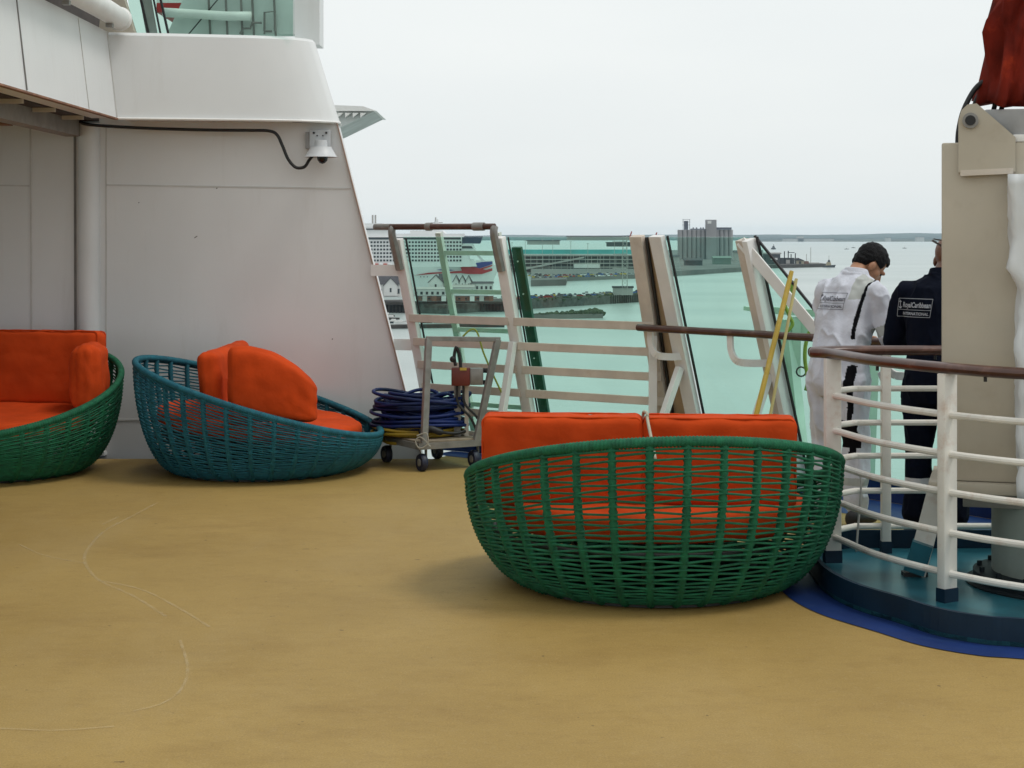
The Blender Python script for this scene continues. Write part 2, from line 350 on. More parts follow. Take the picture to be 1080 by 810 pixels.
for y in (12.6, 11.4, 10.2): MB().box((-3.50, y, 3.85), (.04, .06, 1.1)).build('rib', RUST, dk)
# pipe lying on the bulwark, upper deck windscreen
pp = thing('white_deck_pipe', (-3.04, 13, 3.42), 'thick white pipe with brown stains lying along the top of the bulwark', 'pipe')
MB().tube(smoothline([(-3.03, 13.18, 3.42), (-3.03, 12.6, 3.43), (-3.03, 11.5, 3.43), (-3.03, 9, 3.43)], 6), .083, 18).build('pipe_body', WHITE2, pp, smooth='auto')
MB().lathe([(.03, 0), (.085, -.02), (.095, -.05), (.085, -.09)], (-3.03, 13.24, 3.42), 18, (0, 1, 0)).build('end_cap', WHITE2, pp, smooth=True)
for y in (12.85, 11.6): MB().box((-3.03, y, 3.33), (.05, .05, .03)).build('bracket', GREYM, pp)
cw = MB(); cw.prism([at(108, -10, 13.4), at(128, -10, 13.4), at(142, 35, 13.4), at(104, 35, 13.4)], (0, .1, 0)); cw.build('grey_gusset_plate', CREAM, label='slanted grey steel plate between the white pipe and the upper glass screen', cat='plate')
us = thing('upper_glass_screen', (-2.3, 13.5, 3.32), 'green tinted glass windscreen with dark leaning frames on top of the bulwark', 'windscreen')
MB().prism([at(128, -40, 13.5), at(141, 35.5, 13.5), at(309, 38, 13.5), at(309, -40, 13.5)], (0, .02, 0)).build('glass_pane', GLASSD, us)
for u0, u1, wd in ((137, 155, 2.2), (152, 168, 1.6), (158, 176, 2.2)):
    MB().prism([at(u0, -45, 13.46), at(u0+wd, -45, 13.46), at(u1+wd, 35, 13.46), at(u1, 35, 13.46)], (0, .03, 0)).build('frame', BLACK, us)
MB().prism([at(139, -45, 13.49), at(152, -45, 13.49), at(166, 35, 13.49), at(154, 35, 13.49)], (0, .008, 0)).build('frame_plate', mat('pale_green_frame', (.25, .33, .29), .4), us)
up = thing('upper_deck_house', (-1.9, 16.4, 3.3), 'pale grey panelled house wall with thin pipes seen through the upper glass', 'deck house')
PGREY = mat('pale_panel', (.62, .66, .64), .5, var=.05)
MB().prism([at(176, 36, 16.4), at(214, -45, 16.4), at(330, -45, 16.4), at(330, 36, 16.4)], (0, .2, 0)).build('house_wall', PGREY, up)
for u in (222, 240, 256, 268, 291): MB().bar(at(u, 40, 16.36), at(u-4, -45, 16.36), .02, .02).build('stiffener', SEAMD, up)
for pts_ in ([(253, 36), (257, 30), (264, 30), (266, 24), (276, 24)], [(279, 36), (279, 33), (287, 33)], [(279, 33), (279, 13), (290, 12), (290, 33)]):
    MB().tube([at(u, v, 16.33) for u, v in pts_], .012, 6).build('thin_pipe', SEAMD, up)
MB().tube([at(u, v, 16.30) for u, v in ((172, 13), (190, 14), (240, 17), (265, 17))], .045, 10).build('thick_pipe', WHITE2, up, smooth=True)
MB().bar(at(199, 36, 16.3), at(236, -8, 16.3), .01, .01).build('chain', BLACK, up)
rd = thing('red_white_funnel', at(170, 14, 19), 'small red and white painted block glimpsed through the upper glass', 'funnel')
MB().prism([at(165, 13, 19), at(205, 13, 19), at(205, 3, 19), at(165, 3, 19)], (0, 1, 0)).build('red_band', mat('red_paint', (.45, .02, .02), .45), rd)
MB().prism([at(165, 3, 19), at(205, 3, 19), at(205, -40, 19), at(165, -40, 19)], (0, 1, 0)).build('white_band', WHITE2, rd)
MB().prism([at(311, 47, 14.1), at(337, 47, 14.1), at(337, -45, 14.1), at(311, -45, 14.1)], (0, .3, 0)).build('white_corner_post', WHITE, label='broad white corner post rising above the rounded end of the bulwark', cat='post')
wg = thing('bridge_wing', at(370, 115, 15.5), 'white wedge shaped platform jutting out into the sky beyond the bulwark', 'bridge wing')
MB().prism([at(344, 117, 15.5), at(344, 110.5, 15.5), at(383, 112, 15.5), at(397, 117, 15.5)], (0, 1.2, 0)).build('platform_slab', WHITE2, wg)
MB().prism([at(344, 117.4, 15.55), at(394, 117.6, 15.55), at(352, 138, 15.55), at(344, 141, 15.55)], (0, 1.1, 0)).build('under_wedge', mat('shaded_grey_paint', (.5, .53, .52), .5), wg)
for u in (356, 364, 372, 380): MB().prism([at(u, 119, 15.50), at(u+6, 119, 15.50), at(u, 124, 15.50)], (0, .04, 0)).build('bracket', WHITE2, wg)
# security camera
cc = thing('security_camera', at(338, 165, 13.5), 'grey dome security camera with a flared hood bolted below the bulwark', 'camera')
MB().box(at(337.5, 148, 13.6), (.165, .03, .165), bev=.004).build('back_plate', mat('pale_grey_plastic', (.55, .56, .57), .4), cc)
MB().box(at(325, 148, 13.62), (.04, .05, .13)).build('side_bracket', mat('grey_plastic', (.32, .31, .3), .5), cc)
cp = at(338.5, 161, 13.47)
MB().lathe([(.001, .065), (.045, .062), (.05, .05), (.052, .0)], cp+Vector((0, 0, .035)), 20).build('camera_body', MATS['pale_grey_plastic'], cc, smooth='auto')
MB().lathe([(.085, .045), (.09, .03), (.125, -.03), (.133, -.036), (.12, -.036), (.08, .02)], cp+Vector((0, 0, .0)), 24).build('hood', MATS['pale_grey_plastic'], cc, smooth='auto')
MB().ball(cp+Vector((0.012, 0, -.035)), (.045, .045, .055)).build('dome', mat('black_gloss', (.01, .01, .012), .12), cc, smooth=True)
for u in (331, 344): MB().cone(at(u, 140, 13.583), at(u, 140, 13.57), .009, .009).build('bolt', BLACK, cc)
for u in (334.5, 340.5): MB().cone(at(u, 143, 13.583), at(u, 143, 13.572), .006, .006).build('bolt', BLACK, cc)
MB().tube(smoothline([at(u, v, 13.52) for u, v in ((84, 128), (95, 131.5), (150, 135), (215, 137), (262, 137.5), (283, 138), (292, 142), (298, 154), (304, 168), (312, 176.5), (321, 176), (326, 169), (330, 164))], 6), .0125, 8).build('camera_cable', BLACK, smooth=True, label='black cable running along the wall top and dipping to the security camera', cat='cable')

# ================================================================ ROPE SOFAS
RB, RM, NR = .62, .335, 34
def zrim(t, lo, hi): return (lo+hi)/2-(hi-lo)/2*math.sin(t)      # back (high) at local -y
def bowl(t, s, lo, hi):
    z = zrim(t, lo, hi); ph = s*math.pi/2; r = RB+RM*math.sin(ph); zz = .02+(z-.02)*(1-math.cos(ph))
    return Vector((r*math.cos(t), r*math.sin(t), zz))
def sofa(loc, yaw, rope, label, seed, lo=.285, hi=.83, size=1.0):
    rnd = random.Random(seed)
    o = thing('rope_sofa', (0, 0, 0), label, 'sofa', 'round rope woven sofas on the deck')
    # wrapped rim
    m = MB(); NT = 1020; pts = []
    for i in range(NT):
        t = 2*math.pi*i/NT; pts.append(bowl(t, 1, lo, hi)+Vector((0, 0, .01)))
    m.tube(pts, lambda i: .0265 if i % 3 else .0225, 10, closed=True); m.build('rim', rope, o, smooth=True)
    for k in range(NR):
        t = 2*math.pi*(k+.5)/NR; pts = []
        for i in range(73): pts.append(bowl(t, (i/72)**.85, lo, hi))
        MB().tube(pts, lambda i: (.0235 if i % 2 else .0175), 8).build('rib', rope, o, smooth=True)
    m = MB(); NROW = 17
    for j in range(NROW):
        for st in (0, 1):
            pts = []; js = [rnd.uniform(-.075, .075) for _ in range(NR)]
            for k in range(NR):
                t = 2*math.pi*(k+.5)/NR; s = (j+.5+js[k]+.5*st+(.105 if (k+st+j//3) % 2 else -.105))/(NROW+.3)
                q = bowl(t, min(.985, s**.74), lo, hi)
                out_ = Vector((math.cos(t), math.sin(t), 0))*(.012+.003*st)
                pts += [q+out_]
            m.tube(pts, .0063, 6, closed=True)
    m.build('rope_weave', rope, o, smooth=True)
    m = MB(); m.lathe([(.66, .005), (.66, .035), (.60, .035), (.60, .005)], (0, 0, 0), 48); m.build('base_ring', DKFRAME, o)
    m = MB()
    m.tube([Vector((.82*math.cos(2*math.pi*i/48), .82*math.sin(2*math.pi*i/48), .285)) for i in range(48)], .014, 6, closed=True)
    m.build('seat_ring', DKFRAME, o, smooth=True)
    for x in (-.45, -.15, .15, .45):
        h = math.sqrt(.82**2-x*x); MB().bar((x, -h, .285), (x, h, .285), .05, .02).build('seat_slat', DKFRAME, o)
    for k in range(6):
        t = 2*math.pi*k/6+.3; MB().bar((.82*math.cos(t), .82*math.sin(t), .285), (.63*math.cos(t), .63*math.sin(t), .02), .025, .025).build('seat_strut', DKFRAME, o)
    o.location = loc; o.rotation_euler = (0, 0, yaw); o.scale = (size,)*3; o['_w'] = tuple(loc)
    return o, Matrix.Translation(Vector(loc)) @ Matrix.Rotation(yaw, 4, 'Z') @ Matrix.Scale(size, 4)
def cushion(size, r, M, seed, name, label, cat, group=None, thin=1, puff=.025, shape=None, wr=.006, cuts=26, piping=False):
    """rounded, slightly creased pad; size in metres, placed by matrix M (its base at z=0)"""
    bm = bmesh.new(); bmesh.ops.create_cube(bm, size=2)
    bmesh.ops.subdivide_edges(bm, edges=bm.edges, cuts=cuts, use_grid_fill=True)
    h = Vector(size)/2
    for v in bm.verts:
        p = v.co.copy(); q = Vector((p.x*h.x, p.y*h.y, p.z*h.z)); inn = Vector([max(-(h[i]-r), min(h[i]-r, q[i])) for i in range(3)])
        d = q-inn; s = inn+(d.normalized()*r if d.length > 1e-6 else d)
        ax = [i for i in range(3) if i != thin]; b = (1-p[ax[0]]**2)*(1-p[ax[1]]**2)
        s[thin] += math.copysign(1, p[thin])*puff*max(0, b)**.5*abs(p[thin])
        e = max(abs(p[ax[0]]), abs(p[ax[1]]))
        nn = noise.noise(Vector((p.x*h.x, p.y*h.y, p.z*h.z))*9+Vector((seed*3.1, seed, 0)))+.6*noise.noise(Vector((p.x*h.x*16, p.y*h.y*16, p.z*h.z*5))+Vector((seed, 0, seed)))
        n3 = 1-abs(noise.noise(Vector((p.x*h.x*5+seed, p.y*h.y*5, p.z*h.z*5))))
        s += (d.normalized() if d.length > 1e-6 else Vector((0, 0, 0)))*(nn*wr*(.5+e)-(n3**6)*wr*.8)
        s[thin] += math.copysign(1, p[thin])*wr*.6*nn if abs(p[thin]) > .9 else 0
        if shape: s = shape(s, h)
        v.co = s+Vector((0, 0, h.z))
    me = bpy.data.meshes.new(name); bm.to_mesh(me); bm.free(); me.materials.append(ORANGE); me.shade_smooth()
    o = link(name, me, M.to_translation(), None, label, cat, group)
    o.matrix_world = M
    if piping:
        for sgn in (-1, 1):
            e = h.y*.80*sgn; pts = []
            hx, hz, rr = h.x-r*.10, h.z-r*.10, .035
            for cx_, cz_, a0 in ((hx-rr, hz-rr, 0), (-hx+rr, hz-rr, 90), (-hx+rr, -hz+rr, 180), (hx-rr, -hz+rr, 270)):
                for q in range(7): a = R(a0+15*q); pts.append(Vector((cx_+rr*math.cos(a), e, cz_+rr*math.sin(a)+h.z)))
            dens = []
            for i in range(len(pts)):
                a, b = pts[i], pts[(i+1) % len(pts)]; nn_ = max(1, int((b-a).length/.03))
                for q in range(nn_): p = a.lerp(b, q/nn_); dens.append(p+Vector((noise.noise(p*14+Vector((seed, 0, 0))), 0, noise.noise(p*14+Vector((0, seed, 0)))))*.004)
            mb = MB(); mb.tube(dens, .0055, 6, closed=True); o['_w'] = (0, 0, 0); mb.build('piping', ORANGE, o, smooth=True)
    return o
def round_seat(M, label, seed):
    bm = bmesh.new(); r0 = .80; H = .14; prof = []
    for a in range(9): q = math.pi/2*a/8; prof.append((r0-.05+.05*math.sin(q), H-.05+.05*math.cos(q)))
    prof = [(r0-.05-.11*i, H) for i in range(6, 0, -1)]+prof+[(r0, .06)]
    for a in range(9): q = math.pi/2*a/8; prof.append((r0-.05+.05*math.cos(q), .05-.05*math.sin(q)))
    prof = [(.02, H)]+prof+[(.02, 0)]; seg = 84; rings = []
    for r, z in prof:
        ring = []
        for k in range(seg):
            t = 2*math.pi*k/seg; p = Vector((r*math.cos(t), r*math.sin(t), z)); nn = noise.noise(p*6+Vector((seed, 0, 0))); p.z += nn*.01*(1 if z > .06 else 0); p *= 1; ring.append(bm.verts.new(p))
        rings.append(ring)
    for i in range(len(rings)-1):
        for k in range(seg): bm.faces.new([rings[i][k], rings[i+1][k], rings[i+1][(k+1) % seg], rings[i][(k+1) % seg]])
    bm.faces.new(rings[0]); bm.faces.new(rings[-1][::-1]); bmesh.ops.recalc_face_normals(bm, faces=bm.faces)
    me = bpy.data.meshes.new('seat_cushion'); bm.to_mesh(me); bm.free(); me.materials.append(ORANGE); me.shade_smooth()
    o = link('seat_cushion', me, (0, 0, 0), None, label, 'cushion', 'orange sofa cushions'); o.matrix_world = M; return o
T_ = Matrix.Translation; RX = lambda a: Matrix.Rotation(a, 4, 'X'); RZ = lambda a: Matrix.Rotation(a, 4, 'Z')
def arm_shape(s, h):       # arm cushion: tall at the back end (-x), rounded down at the front (+x)
    f = (s.x/h.x+1)/2; k = 1-.52*max(0, (f-.12)/.88)**2.2
    return Vector((s.x, s.y, (s.z+h.z)*k-h.z))
# front green sofa, back to the camera
_, M1 = sofa((.712, 8.63, 0), R(5), GREENR, size=.975, seed=1, label= 'large green rope woven sofa with its back to the camera beside the curved railing')
round_seat(M1 @ T_((0, 0, .31)) @ RX(R(-1.5)), 'round orange seat cushion inside the green sofa near the railing', 3)
for sx, lb in ((-1, 'left orange back cushion with a creased corner, in the green sofa by the railing'), (1, 'right orange back cushion beside the tied rope, in the green sofa by the railing')):
    cushion((.75 if sx > 0 else .80, .16, .445), .03, M1 @ T_((-.10, -.30, .45)) @ RZ(R(-10)) @ T_((.378 if sx > 0 else -.402, 0, 0)) @ RX(R(3)), 5+sx, 'back_cushion', lb, 'cushion', 'orange sofa cushions', wr=.0045, puff=.014, piping=True)
tie = smoothline([M1 @ Vector(p) for p in ((-.13, -.83, .74), (-.125, -.72, .80), (-.10, -.43, .885), (-.095, -.40, .905), (-.09, -.30, .91), (-.085, -.21, .89), (-.085, -.20, .80))], 6)
MB().tube(tie, .008, 6).build('tie_rope', mat('pale_twine', (.42, .40, .30), .9), smooth=True, label='thin pale rope tied over the seam between the two back cushions', cat='rope')
# blue sofa, seen from its side
_, M2 = sofa((-1.88, 12.70, 0), R(-91), TEALR, size=.945, hi=.865, seed=2, label= 'teal blue rope woven sofa seen from the side against the white wall')
round_seat(M2 @ T_((0, 0, .315)) @ RX(R(-6)), 'round orange seat cushion inside the teal sofa', 7)
cushion((1.46, .15, .52), .06, M2 @ T_((0, -.24, .46)) @ RX(R(4)), 11, 'back_cushion', 'upright orange back cushion seen end on in the teal sofa', 'cushion', 'orange sofa cushions', puff=.03, wr=.004)
cushion((.66, .16, .57), .065, M2 @ T_((.73, .22, .46)) @ RZ(R(90+4)), 12, 'arm_cushion', 'orange arm cushion on the near side of the teal sofa, its top curving down', 'cushion', 'orange sofa cushions', shape=arm_shape, puff=.035, wr=.0035)
# left green sofa, facing left towards the camera, cut by the frame
_, M3 = sofa((-3.87, 12.62, 0), R(168), GREENR, 'green rope woven sofa at the left edge, facing away from the teal sofa', 3, lo=.33, hi=.86)
round_seat(M3 @ T_((0, 0, .33)) @ RX(R(-4)), 'round orange seat cushion inside the leftmost green sofa', 9)
cushion((1.50, .17, .56), .04, M3 @ T_((.035, -.36, .47)) @ RX(R(4)), 15, 'back_cushion', 'wide dark orange back cushion in the leftmost green sofa', 'cushion', 'orange sofa cushions', wr=.006, cuts=34, piping=True)
cushion((.42, .17, .49), .075, M3 @ T_((-.775, -.06, .47)) @ RZ(R(90+14)), 16, 'arm_cushion', 'small plump orange arm cushion at the right end of the leftmost green sofa', 'cushion', 'orange sofa cushions', puff=.045)
# ================================================================ LEANING GLASS WINDSCREEN ALONG THE SHIP'S SIDE
def lp(P, n, z, off=0): return lean(P, n, z)+n*off
def post(name, P, n, d, z0, z1, wd, th, m, par, off=0):
    a, b = lp(P, n, z0, off), lp(P, n, z1, off)
    return MB().bar(a, b, wd, th, up=(n+Vector((0, 0, .3))).normalized(), bev=.004).build(name, m, par, smooth='auto')
def pane(P, Q, n, z0, z1, par, off=.05, za=None, m=None, n2=None):
    n2 = n2 or n
    pts = [lp(P, n, z0, off), lp(Q, n2, z0, off), lp(Q, n2, z1 if za is None else za, off), lp(P, n, z1, off)]
    MB().prism(pts, (n+Vector((0, 0, .3))).normalized()*.012).build('glass_pane', m or GLASS, par)
    return pts
D1 = (C-A).normalized(); D1b = (E-C).normalized(); D2 = (Fp-E2).normalized(); D3 = (G-Fp).normalized()
ZT = 1.735
RAILZ = (1.09, .90, .715, .53, .345, .16)
# bay with the ladder
b1 = thing('glass_windscreen', A, 'leaning glass windscreen bay with a brown top bar, next to the deck house', 'windscreen', 'glass windscreen bays at the ship side')
post('post', A, N1, D1, -.05, 1.72, .085, .05, WHITE2, b1); post('post', C, N1, D1, -.05, ZT, .09, .06, WHITE2, b1)
pane(A+D1*.02, C-D1*.03, N1, .10, ZT, b1)
post('gasket', A+D1*.055, N1, D1, .1, 1.73, .014, .014, BLACK, b1, .04)
for z in RAILZ:
    MB().bar(lp(A, N1, z, -.035), lp(C-D1*.02, N1, z, -.035), .02, .062, bev=.003).build('flat_rail', TANP, b1)
tb = MB(); ta, tc_ = lp(A, N1, 1.815, -.03), lp(C, N1, 1.815, -.03)
tb.tube([ta-D1*.02, tc_+D1*.0], .024, 12); tb.build('top_bar', BROWNV, b1, smooth='auto')
MB().tube([ta-D1*.18, ta-D1*.02], .025, 12).build('bar_end', GREYM, b1, smooth='auto')
for f0, f1 in ((.34, .39), (.80, .90)): MB().tube([ta+(tc_-ta)*f0, ta+(tc_-ta)*f1], .032, 12).build('bar_sleeve', GREYM, b1, smooth='auto')
for P, q in ((A, ta), (C, tc_)):
    MB().tube(smoothline([lp(P, N1, 1.48, -.04), lp(P, N1, 1.66, -.055), lp(P, N1, 1.77, -.055), q+Vector((0, 0, .0))], 5), lambda i: .034-.0004*i, 8).build('bar_bracket', GREYM, b1, smooth='auto')
for z, x_ in ((1.47, .18), (.87, .11)): q = lp(A, N1, z, -.0); MB().bar(q-D1*.03, q+Vector((-x_-.08, .06, 0)), .015, .09).build('wall_bracket', WHITE2, b1)
MB().bar(lp(C, N1, .93, -.05), Vector((C.x, C.y, 0))-N1*.22+D1*-.02, .05, .05, bev=.003).build('brace', WHITE2, b1)
# ladder hung outside
ld = thing('ladder', lp(A, N1, .1, .14)+D1*.3, 'pale ladder hanging outside the windscreen beside the deck house', 'ladder')
LM = mat('pale_ladder_paint', (.62, .66, .60), .5, var=.05, dirt_or_light=(.4, .35, .28), dscale=8)
l0, l1 = A+D1*.30, A+D1*.86
for P in (l0, l1): MB().bar(lp(P, N1, -.6, .16), lp(P, N1, 1.77, .16), .05, .035, up=N1).build('stile', LM, ld)
for i in range(8):
    z = 1.61-.305*i; MB().bar(lp(l0, N1, z, .16), lp(l1, N1, z, .16), .03, .035).build('rung', LM, ld)
# bay 2
b2 = thing('glass_windscreen', C, 'leaning glass windscreen bay with four tan rails and a dark green post at its left', 'windscreen', 'glass windscreen bays at the ship side')
pane(C+D1b*.03, E-D1b*.02, N1, .10, ZT, b2)
post('gasket', C+D1b*.058, N1, D1b, .1, ZT, .012, .014, BLACK, b2, .04)
MB().bar(lp(C+D1b*.082, N1, -.1, .10), lp(C+D1b*.082, N1, 1.66, .10), .085, .03, up=N1, bev=.003).build('green_post', mat('dark_green_paint', (.02, .10, .065), .4), b2)
for z in (.55, .8, 1.05, 1.3, 1.55): MB().ball(lp(C+D1b*.082, N1, z, .08), .008, 1).build('bolt', WHITE2, b2)
for z in RAILZ:
    MB().bar(lp(C+D1b*.03, N1, z, -.035), lp(E+D1b*.05, N1, z, -.035), .02, .062, bev=.003).build('flat_rail', TANP, b2)
post('post', E, N1, D1b, -.05, ZT+.01, .10, .06, TANP, b2)
# broad double post
b3 = thing('double_post', E+D2*.1, 'broad tan double post between the two windscreen lines, with braces', 'post')
web = [lp(E+D1b*.03, N1, 0, .03), lp(E2-D2*.03, NE, 0, .05), lp(E2-D2*.03, NE, ZT, .05), lp(E+D1b*.03, N1, ZT, .03)]
MB().prism(web, Vector((.03, .04, 0))).build('web_plate', mat('tan_web', (.42, .30, .18), .55, var=.1, dirt_or_light=(.25, .15, .08)), b3)
post('seam_strip', E+D1b*.075, N1, D1b, 0, ZT, .02, .02, BLACK, b3, .0)
pts_ = [lp(E2, NE, z, 0) for z in (-.05, 1.60, 1.75)]
MB().bar(pts_[0], lp(E2, NE, 1.745, 0), .115, .05, up=(NE+Vector((0, 0, .3))).normalized(), bev=.004).build('white_flange', WHITE2, b3)
post('gasket', E2+D2*.075, NE, D2, .05, 1.745, .016, .016, BLACK, b3, .03)
for q, s in ((lp(E2, NE, .80, -.04), -1),):
    MB().bar(q, Vector((E2.x, E2.y, 0))-NE*.30-D2*.05, .05, .05, bev=.003).build('brace', WHITE2, b3)
MB().bar(lp(E+D1b*.03, N1, 1.02, -.04), Vector((E.x, E.y, 0))+D1b*.02, .06, .04, bev=.003).build('brace', WHITE2, b3)
# bay 3
b4 = thing('glass_windscreen', Fp, 'clear leaning glass windscreen bay in front of the grain silos', 'windscreen', 'glass windscreen bays at the ship side')
pane(E2+D2*.03, Fp-D2*.02, N2, .06, ZT, b4, n2=N2)
post('post', Fp, N2, D2, -.05, 1.72, .115, .07, TANP, b4); post('flange', Fp+D2*.045, N2, D2, -.05, 1.72, .05, .09, WHITE2, b4, -.01)
post('gasket', Fp+D2*.085, N2, D2, .05, 1.74, .018, .016, BLACK, b4, .03)
MB().bar(lp(Fp, N2, .80, -.04), Vector((Fp.x, Fp.y, 0))-N2*.25-D2*.06, .045, .045, bev=.003).build('brace', WHITE2, b4)
# sloping end screen
b5 = thing('glass_windscreen', Fp+D3*.6, 'triangular end of the glass windscreen sloping down to the handrail', 'windscreen', 'glass windscreen bays at the ship side')
Q1 = Fp+D3*.62
pane(Fp+D3*.03, Q1, N2, .06, ZT, b5, za=1.05)
pane(Q1+D3*.02, G, N2, .06, 1.0, b5); pane(G+D3*.03, Hh, N2, .06, 1.0, b5)
MB().bar(lp(Fp-D3*.02, N2, 1.71, -.02), lp(Q1, N2, .99, -.02), .02, .075, bev=.003).build('sloping_bar', WHITE2, b5)
MB().bar(lp(Fp+D3*.05, N2, ZT+.01, .055), lp(Q1, N2, 1.06, .055), .022, .014).build('edge_gasket', BLACK, b5)
# brown handrail on brackets
hr = thing('handrail', Fp, 'brown varnished handrail running along the windscreen on white brackets', 'handrail')
hp = [E-D1b*.02-N1*.14, E2-NE*.14, (E2+Fp)/2-N2*.14, Fp-N2*.14, Q1-N2*.13, (Q1+G)/2-N2*.12, G-N2*.12, (G+Hh)/2-N2*.12, Hh-N2*.12]
hp = [Vector((p.x, p.y, 1.085)) for p in hp]
MB().tube(smoothline(hp, 5), .026, 12).build('rail', BROWNV, hr, smooth='auto')
for P, n, t in ((E+D1b*.10, NE, D2), ((E2*.22+Fp*.78), N2, D2), (Q1, N2, D3), ((Q1+G)/2, N2, D3), (G, N2, D3)):
    q = P-n*.13; q.z = 1.06
    pl = smoothline([q, q+Vector((0, 0, -.10))+t*.01, q+Vector((0, 0, -.165))+t*.06, q+Vector((0, 0, -.18))+t*.12+n*.06, lp(P+t*.2, n, .88, -.02)], 4)
    m = MB()
    for i in range(len(pl)-1): m.bar(pl[i], pl[i+1]+(pl[i+1]-pl[i])*.08, .05, .018, up=t.cross(Vector((0, 0, 1))) if False else n)
    m.build('bracket', WHITE2, hr)
# yellow poles leaning on the handrail
YEL = mat('yellow_pole_paint', (.55, .38, .05), .45, var=.12, dirt_or_light=(.5, .45, .3), dscale=12)
PYEL = mat('pale_yellow_pole', (.55, .48, .20), .45, var=.1)
pa, pb = at(835, 286, 11.13), at(797, 440, 10.85); dr = (pb-pa)/(pa.z-pb.z)
MB().tube([pa, pa+dr*.1, pa+dr*(pa.z*.5), pa+dr*(pa.z-.02)], lambda i: (.014, .017, .017, .017)[i], 10).build('yellow_pole', YEL, smooth='auto', label='thicker strong yellow pole leaning against the handrail', cat='pole', group='yellow poles leaning on the rail')
pa, pb = at(840, 294, 11.10), at(812, 440, 10.9); dr = (pb-pa)/(pa.z-pb.z)
MB().tube([pa, pa+dr*.1, pa+dr*(pa.z*.5), pa+dr*(pa.z-.02)], lambda i: .0105, 10).build('yellow_pole', PYEL, smooth='auto', label='thinner pale yellow pole leaning beside the thick one', cat='pole', group='yellow poles leaning on the rail')
# boarding frame outside the end screen
bf = thing('boarding_frame', at(830, 440, 12.6), 'pale green frame of leaning legs and cross beams hung outside the end screen', 'frame')
PG = mat('pale_green_paint', (.60, .74, .64), .5, var=.06)
MB().bar(at(812, 327, 12.4), at(870, 331, 12.2), .06, .05).build('top_beam', PG, bf)
MB().bar(at(822, 345, 12.4), at(880, 352, 12.2), .06, .12).build('cross_beam', PG, bf)
MB().bar(at(829, 340, 12.35), at(852, 560, 12.2), .09, .09).build('leg', PG, bf)
MB().bar(at(840, 335, 12.3), at(838, 560, 12.45), .06, .06).build('leg', PG, bf)
MB().bar(at(785, 325, 12.5), at(812, 329, 12.4), .03, .03).build('stub_pipe', PG, bf)
MB().tube([at(845+5*math.cos(a), 392+5*math.sin(a), 12.1) for a in [i*math.pi/6 for i in range(12)]], .006, 6, closed=True).build('ring', BLACK, bf)
MB().bar(at(922, 385, 11.5), at(916, 545, 11.5), .07, .05).build('leg', PG, bf)
YG = mat('yellow_green_hose', (.30, .36, .05), .5)
MB().tube(smoothline([at(u, v, 12.0) for u, v in ((868, 342), (856, 347), (850, 362), (849, 380), (852, 400), (850, 412))], 6), .014, 8).build('hanging_hose', YG, smooth=True, label='yellow green hose looping down outside the end screen', cat='hose')
MB().tube(smoothline([at(u, v, 12.0) for u, v in ((836, 296), (834, 312), (828, 320), (832, 332), (836, 342), (830, 350))], 6), .013, 8).build('hanging_hose', YG, smooth=True, label='short twisted green hose knotted beside the yellow poles', cat='hose')

# ================================================================ EQUIPMENT CART
fl, fr_, bl = Vector((-.667, 12.65, 0)), Vector((-.286, 12.86, 0)), Vector((-.966, 13.15, 0)); br = fr_+bl-fl
ct = thing('platform_cart', (fl+br)/2, 'worn grey platform cart with a tall tubular handle frame by the windscreen', 'cart')
WOOD = mat('worn_plywood', (.30, .24, .17), .8, var=.2, scale=12)
cw_, cl_ = (fr_-fl).normalized(), (bl-fl).normalized()
ex = [fl-cw_*.05-cl_*.05, fr_+cw_*.05-cl_*.05, br+cw_*.05+cl_*.05, bl-cw_*.05+cl_*.05]
MB().prism([p+Vector((0, 0, .165)) for p in ex], (0, 0, .045)).build('platform', GREYM, ct)
MB().prism([p+(((fl+br)/2-p)*.06)+Vector((0, 0, .211)) for p in ex], (0, 0, .012)).build('platform_board', WOOD, ct)
for p in (fl, fr_, bl, br):
    wh = MB(); q = p+Vector((0, 0, .065)); wh.lathe([(.03, -.022), (.06, -.024), (.066, -.012), (.066, .012), (.06, .024), (.03, .022)], q, 22, cw_)
    o_ = wh.build('wheel', mat('navy_rubber', (.012, .016, .04), .5), ct, smooth='auto')
    MB().lathe([(.02, -.028), (.028, -.026), (.028, .026), (.02, .028)], q, 14, cw_).build('hub', GREYM, o_)
    MB().bar(q+cw_*.032+Vector((0, 0, -.01)), q+cw_*.032+Vector((0, 0, .10)), .035, .006, up=cw_).build('fork', GREYM, ct)
h0, h1 = fl+Vector((0, 0, .19))-cl_*.03, fr_+Vector((0, 0, .19))-cl_*.03
t0, t1 = at(452, 357, 12.72), at(525, 358, 12.9)
for a_, b_ in ((h0, t0), (h1, t1)): MB().bar(a_, b_, .05, .035, up=cl_, bev=.004).build('handle_post', GREYM, ct)
MB().bar(t0-cw_*.02, t1+cw_*.02, .03, .035, bev=.003).build('handle_bar', GREYM, ct)
MB().tube(smoothline([h0+Vector((x, -.04, z)) for x, z in ((-.05, .08), (.02, .10), (.03, .02), (-.03, -.01), (-.06, .04), (-.02, .07), (.05, .0))], 5), .006, 6).build('tie_cord', mat('dirty_string', (.35, .33, .28), .9), ct)
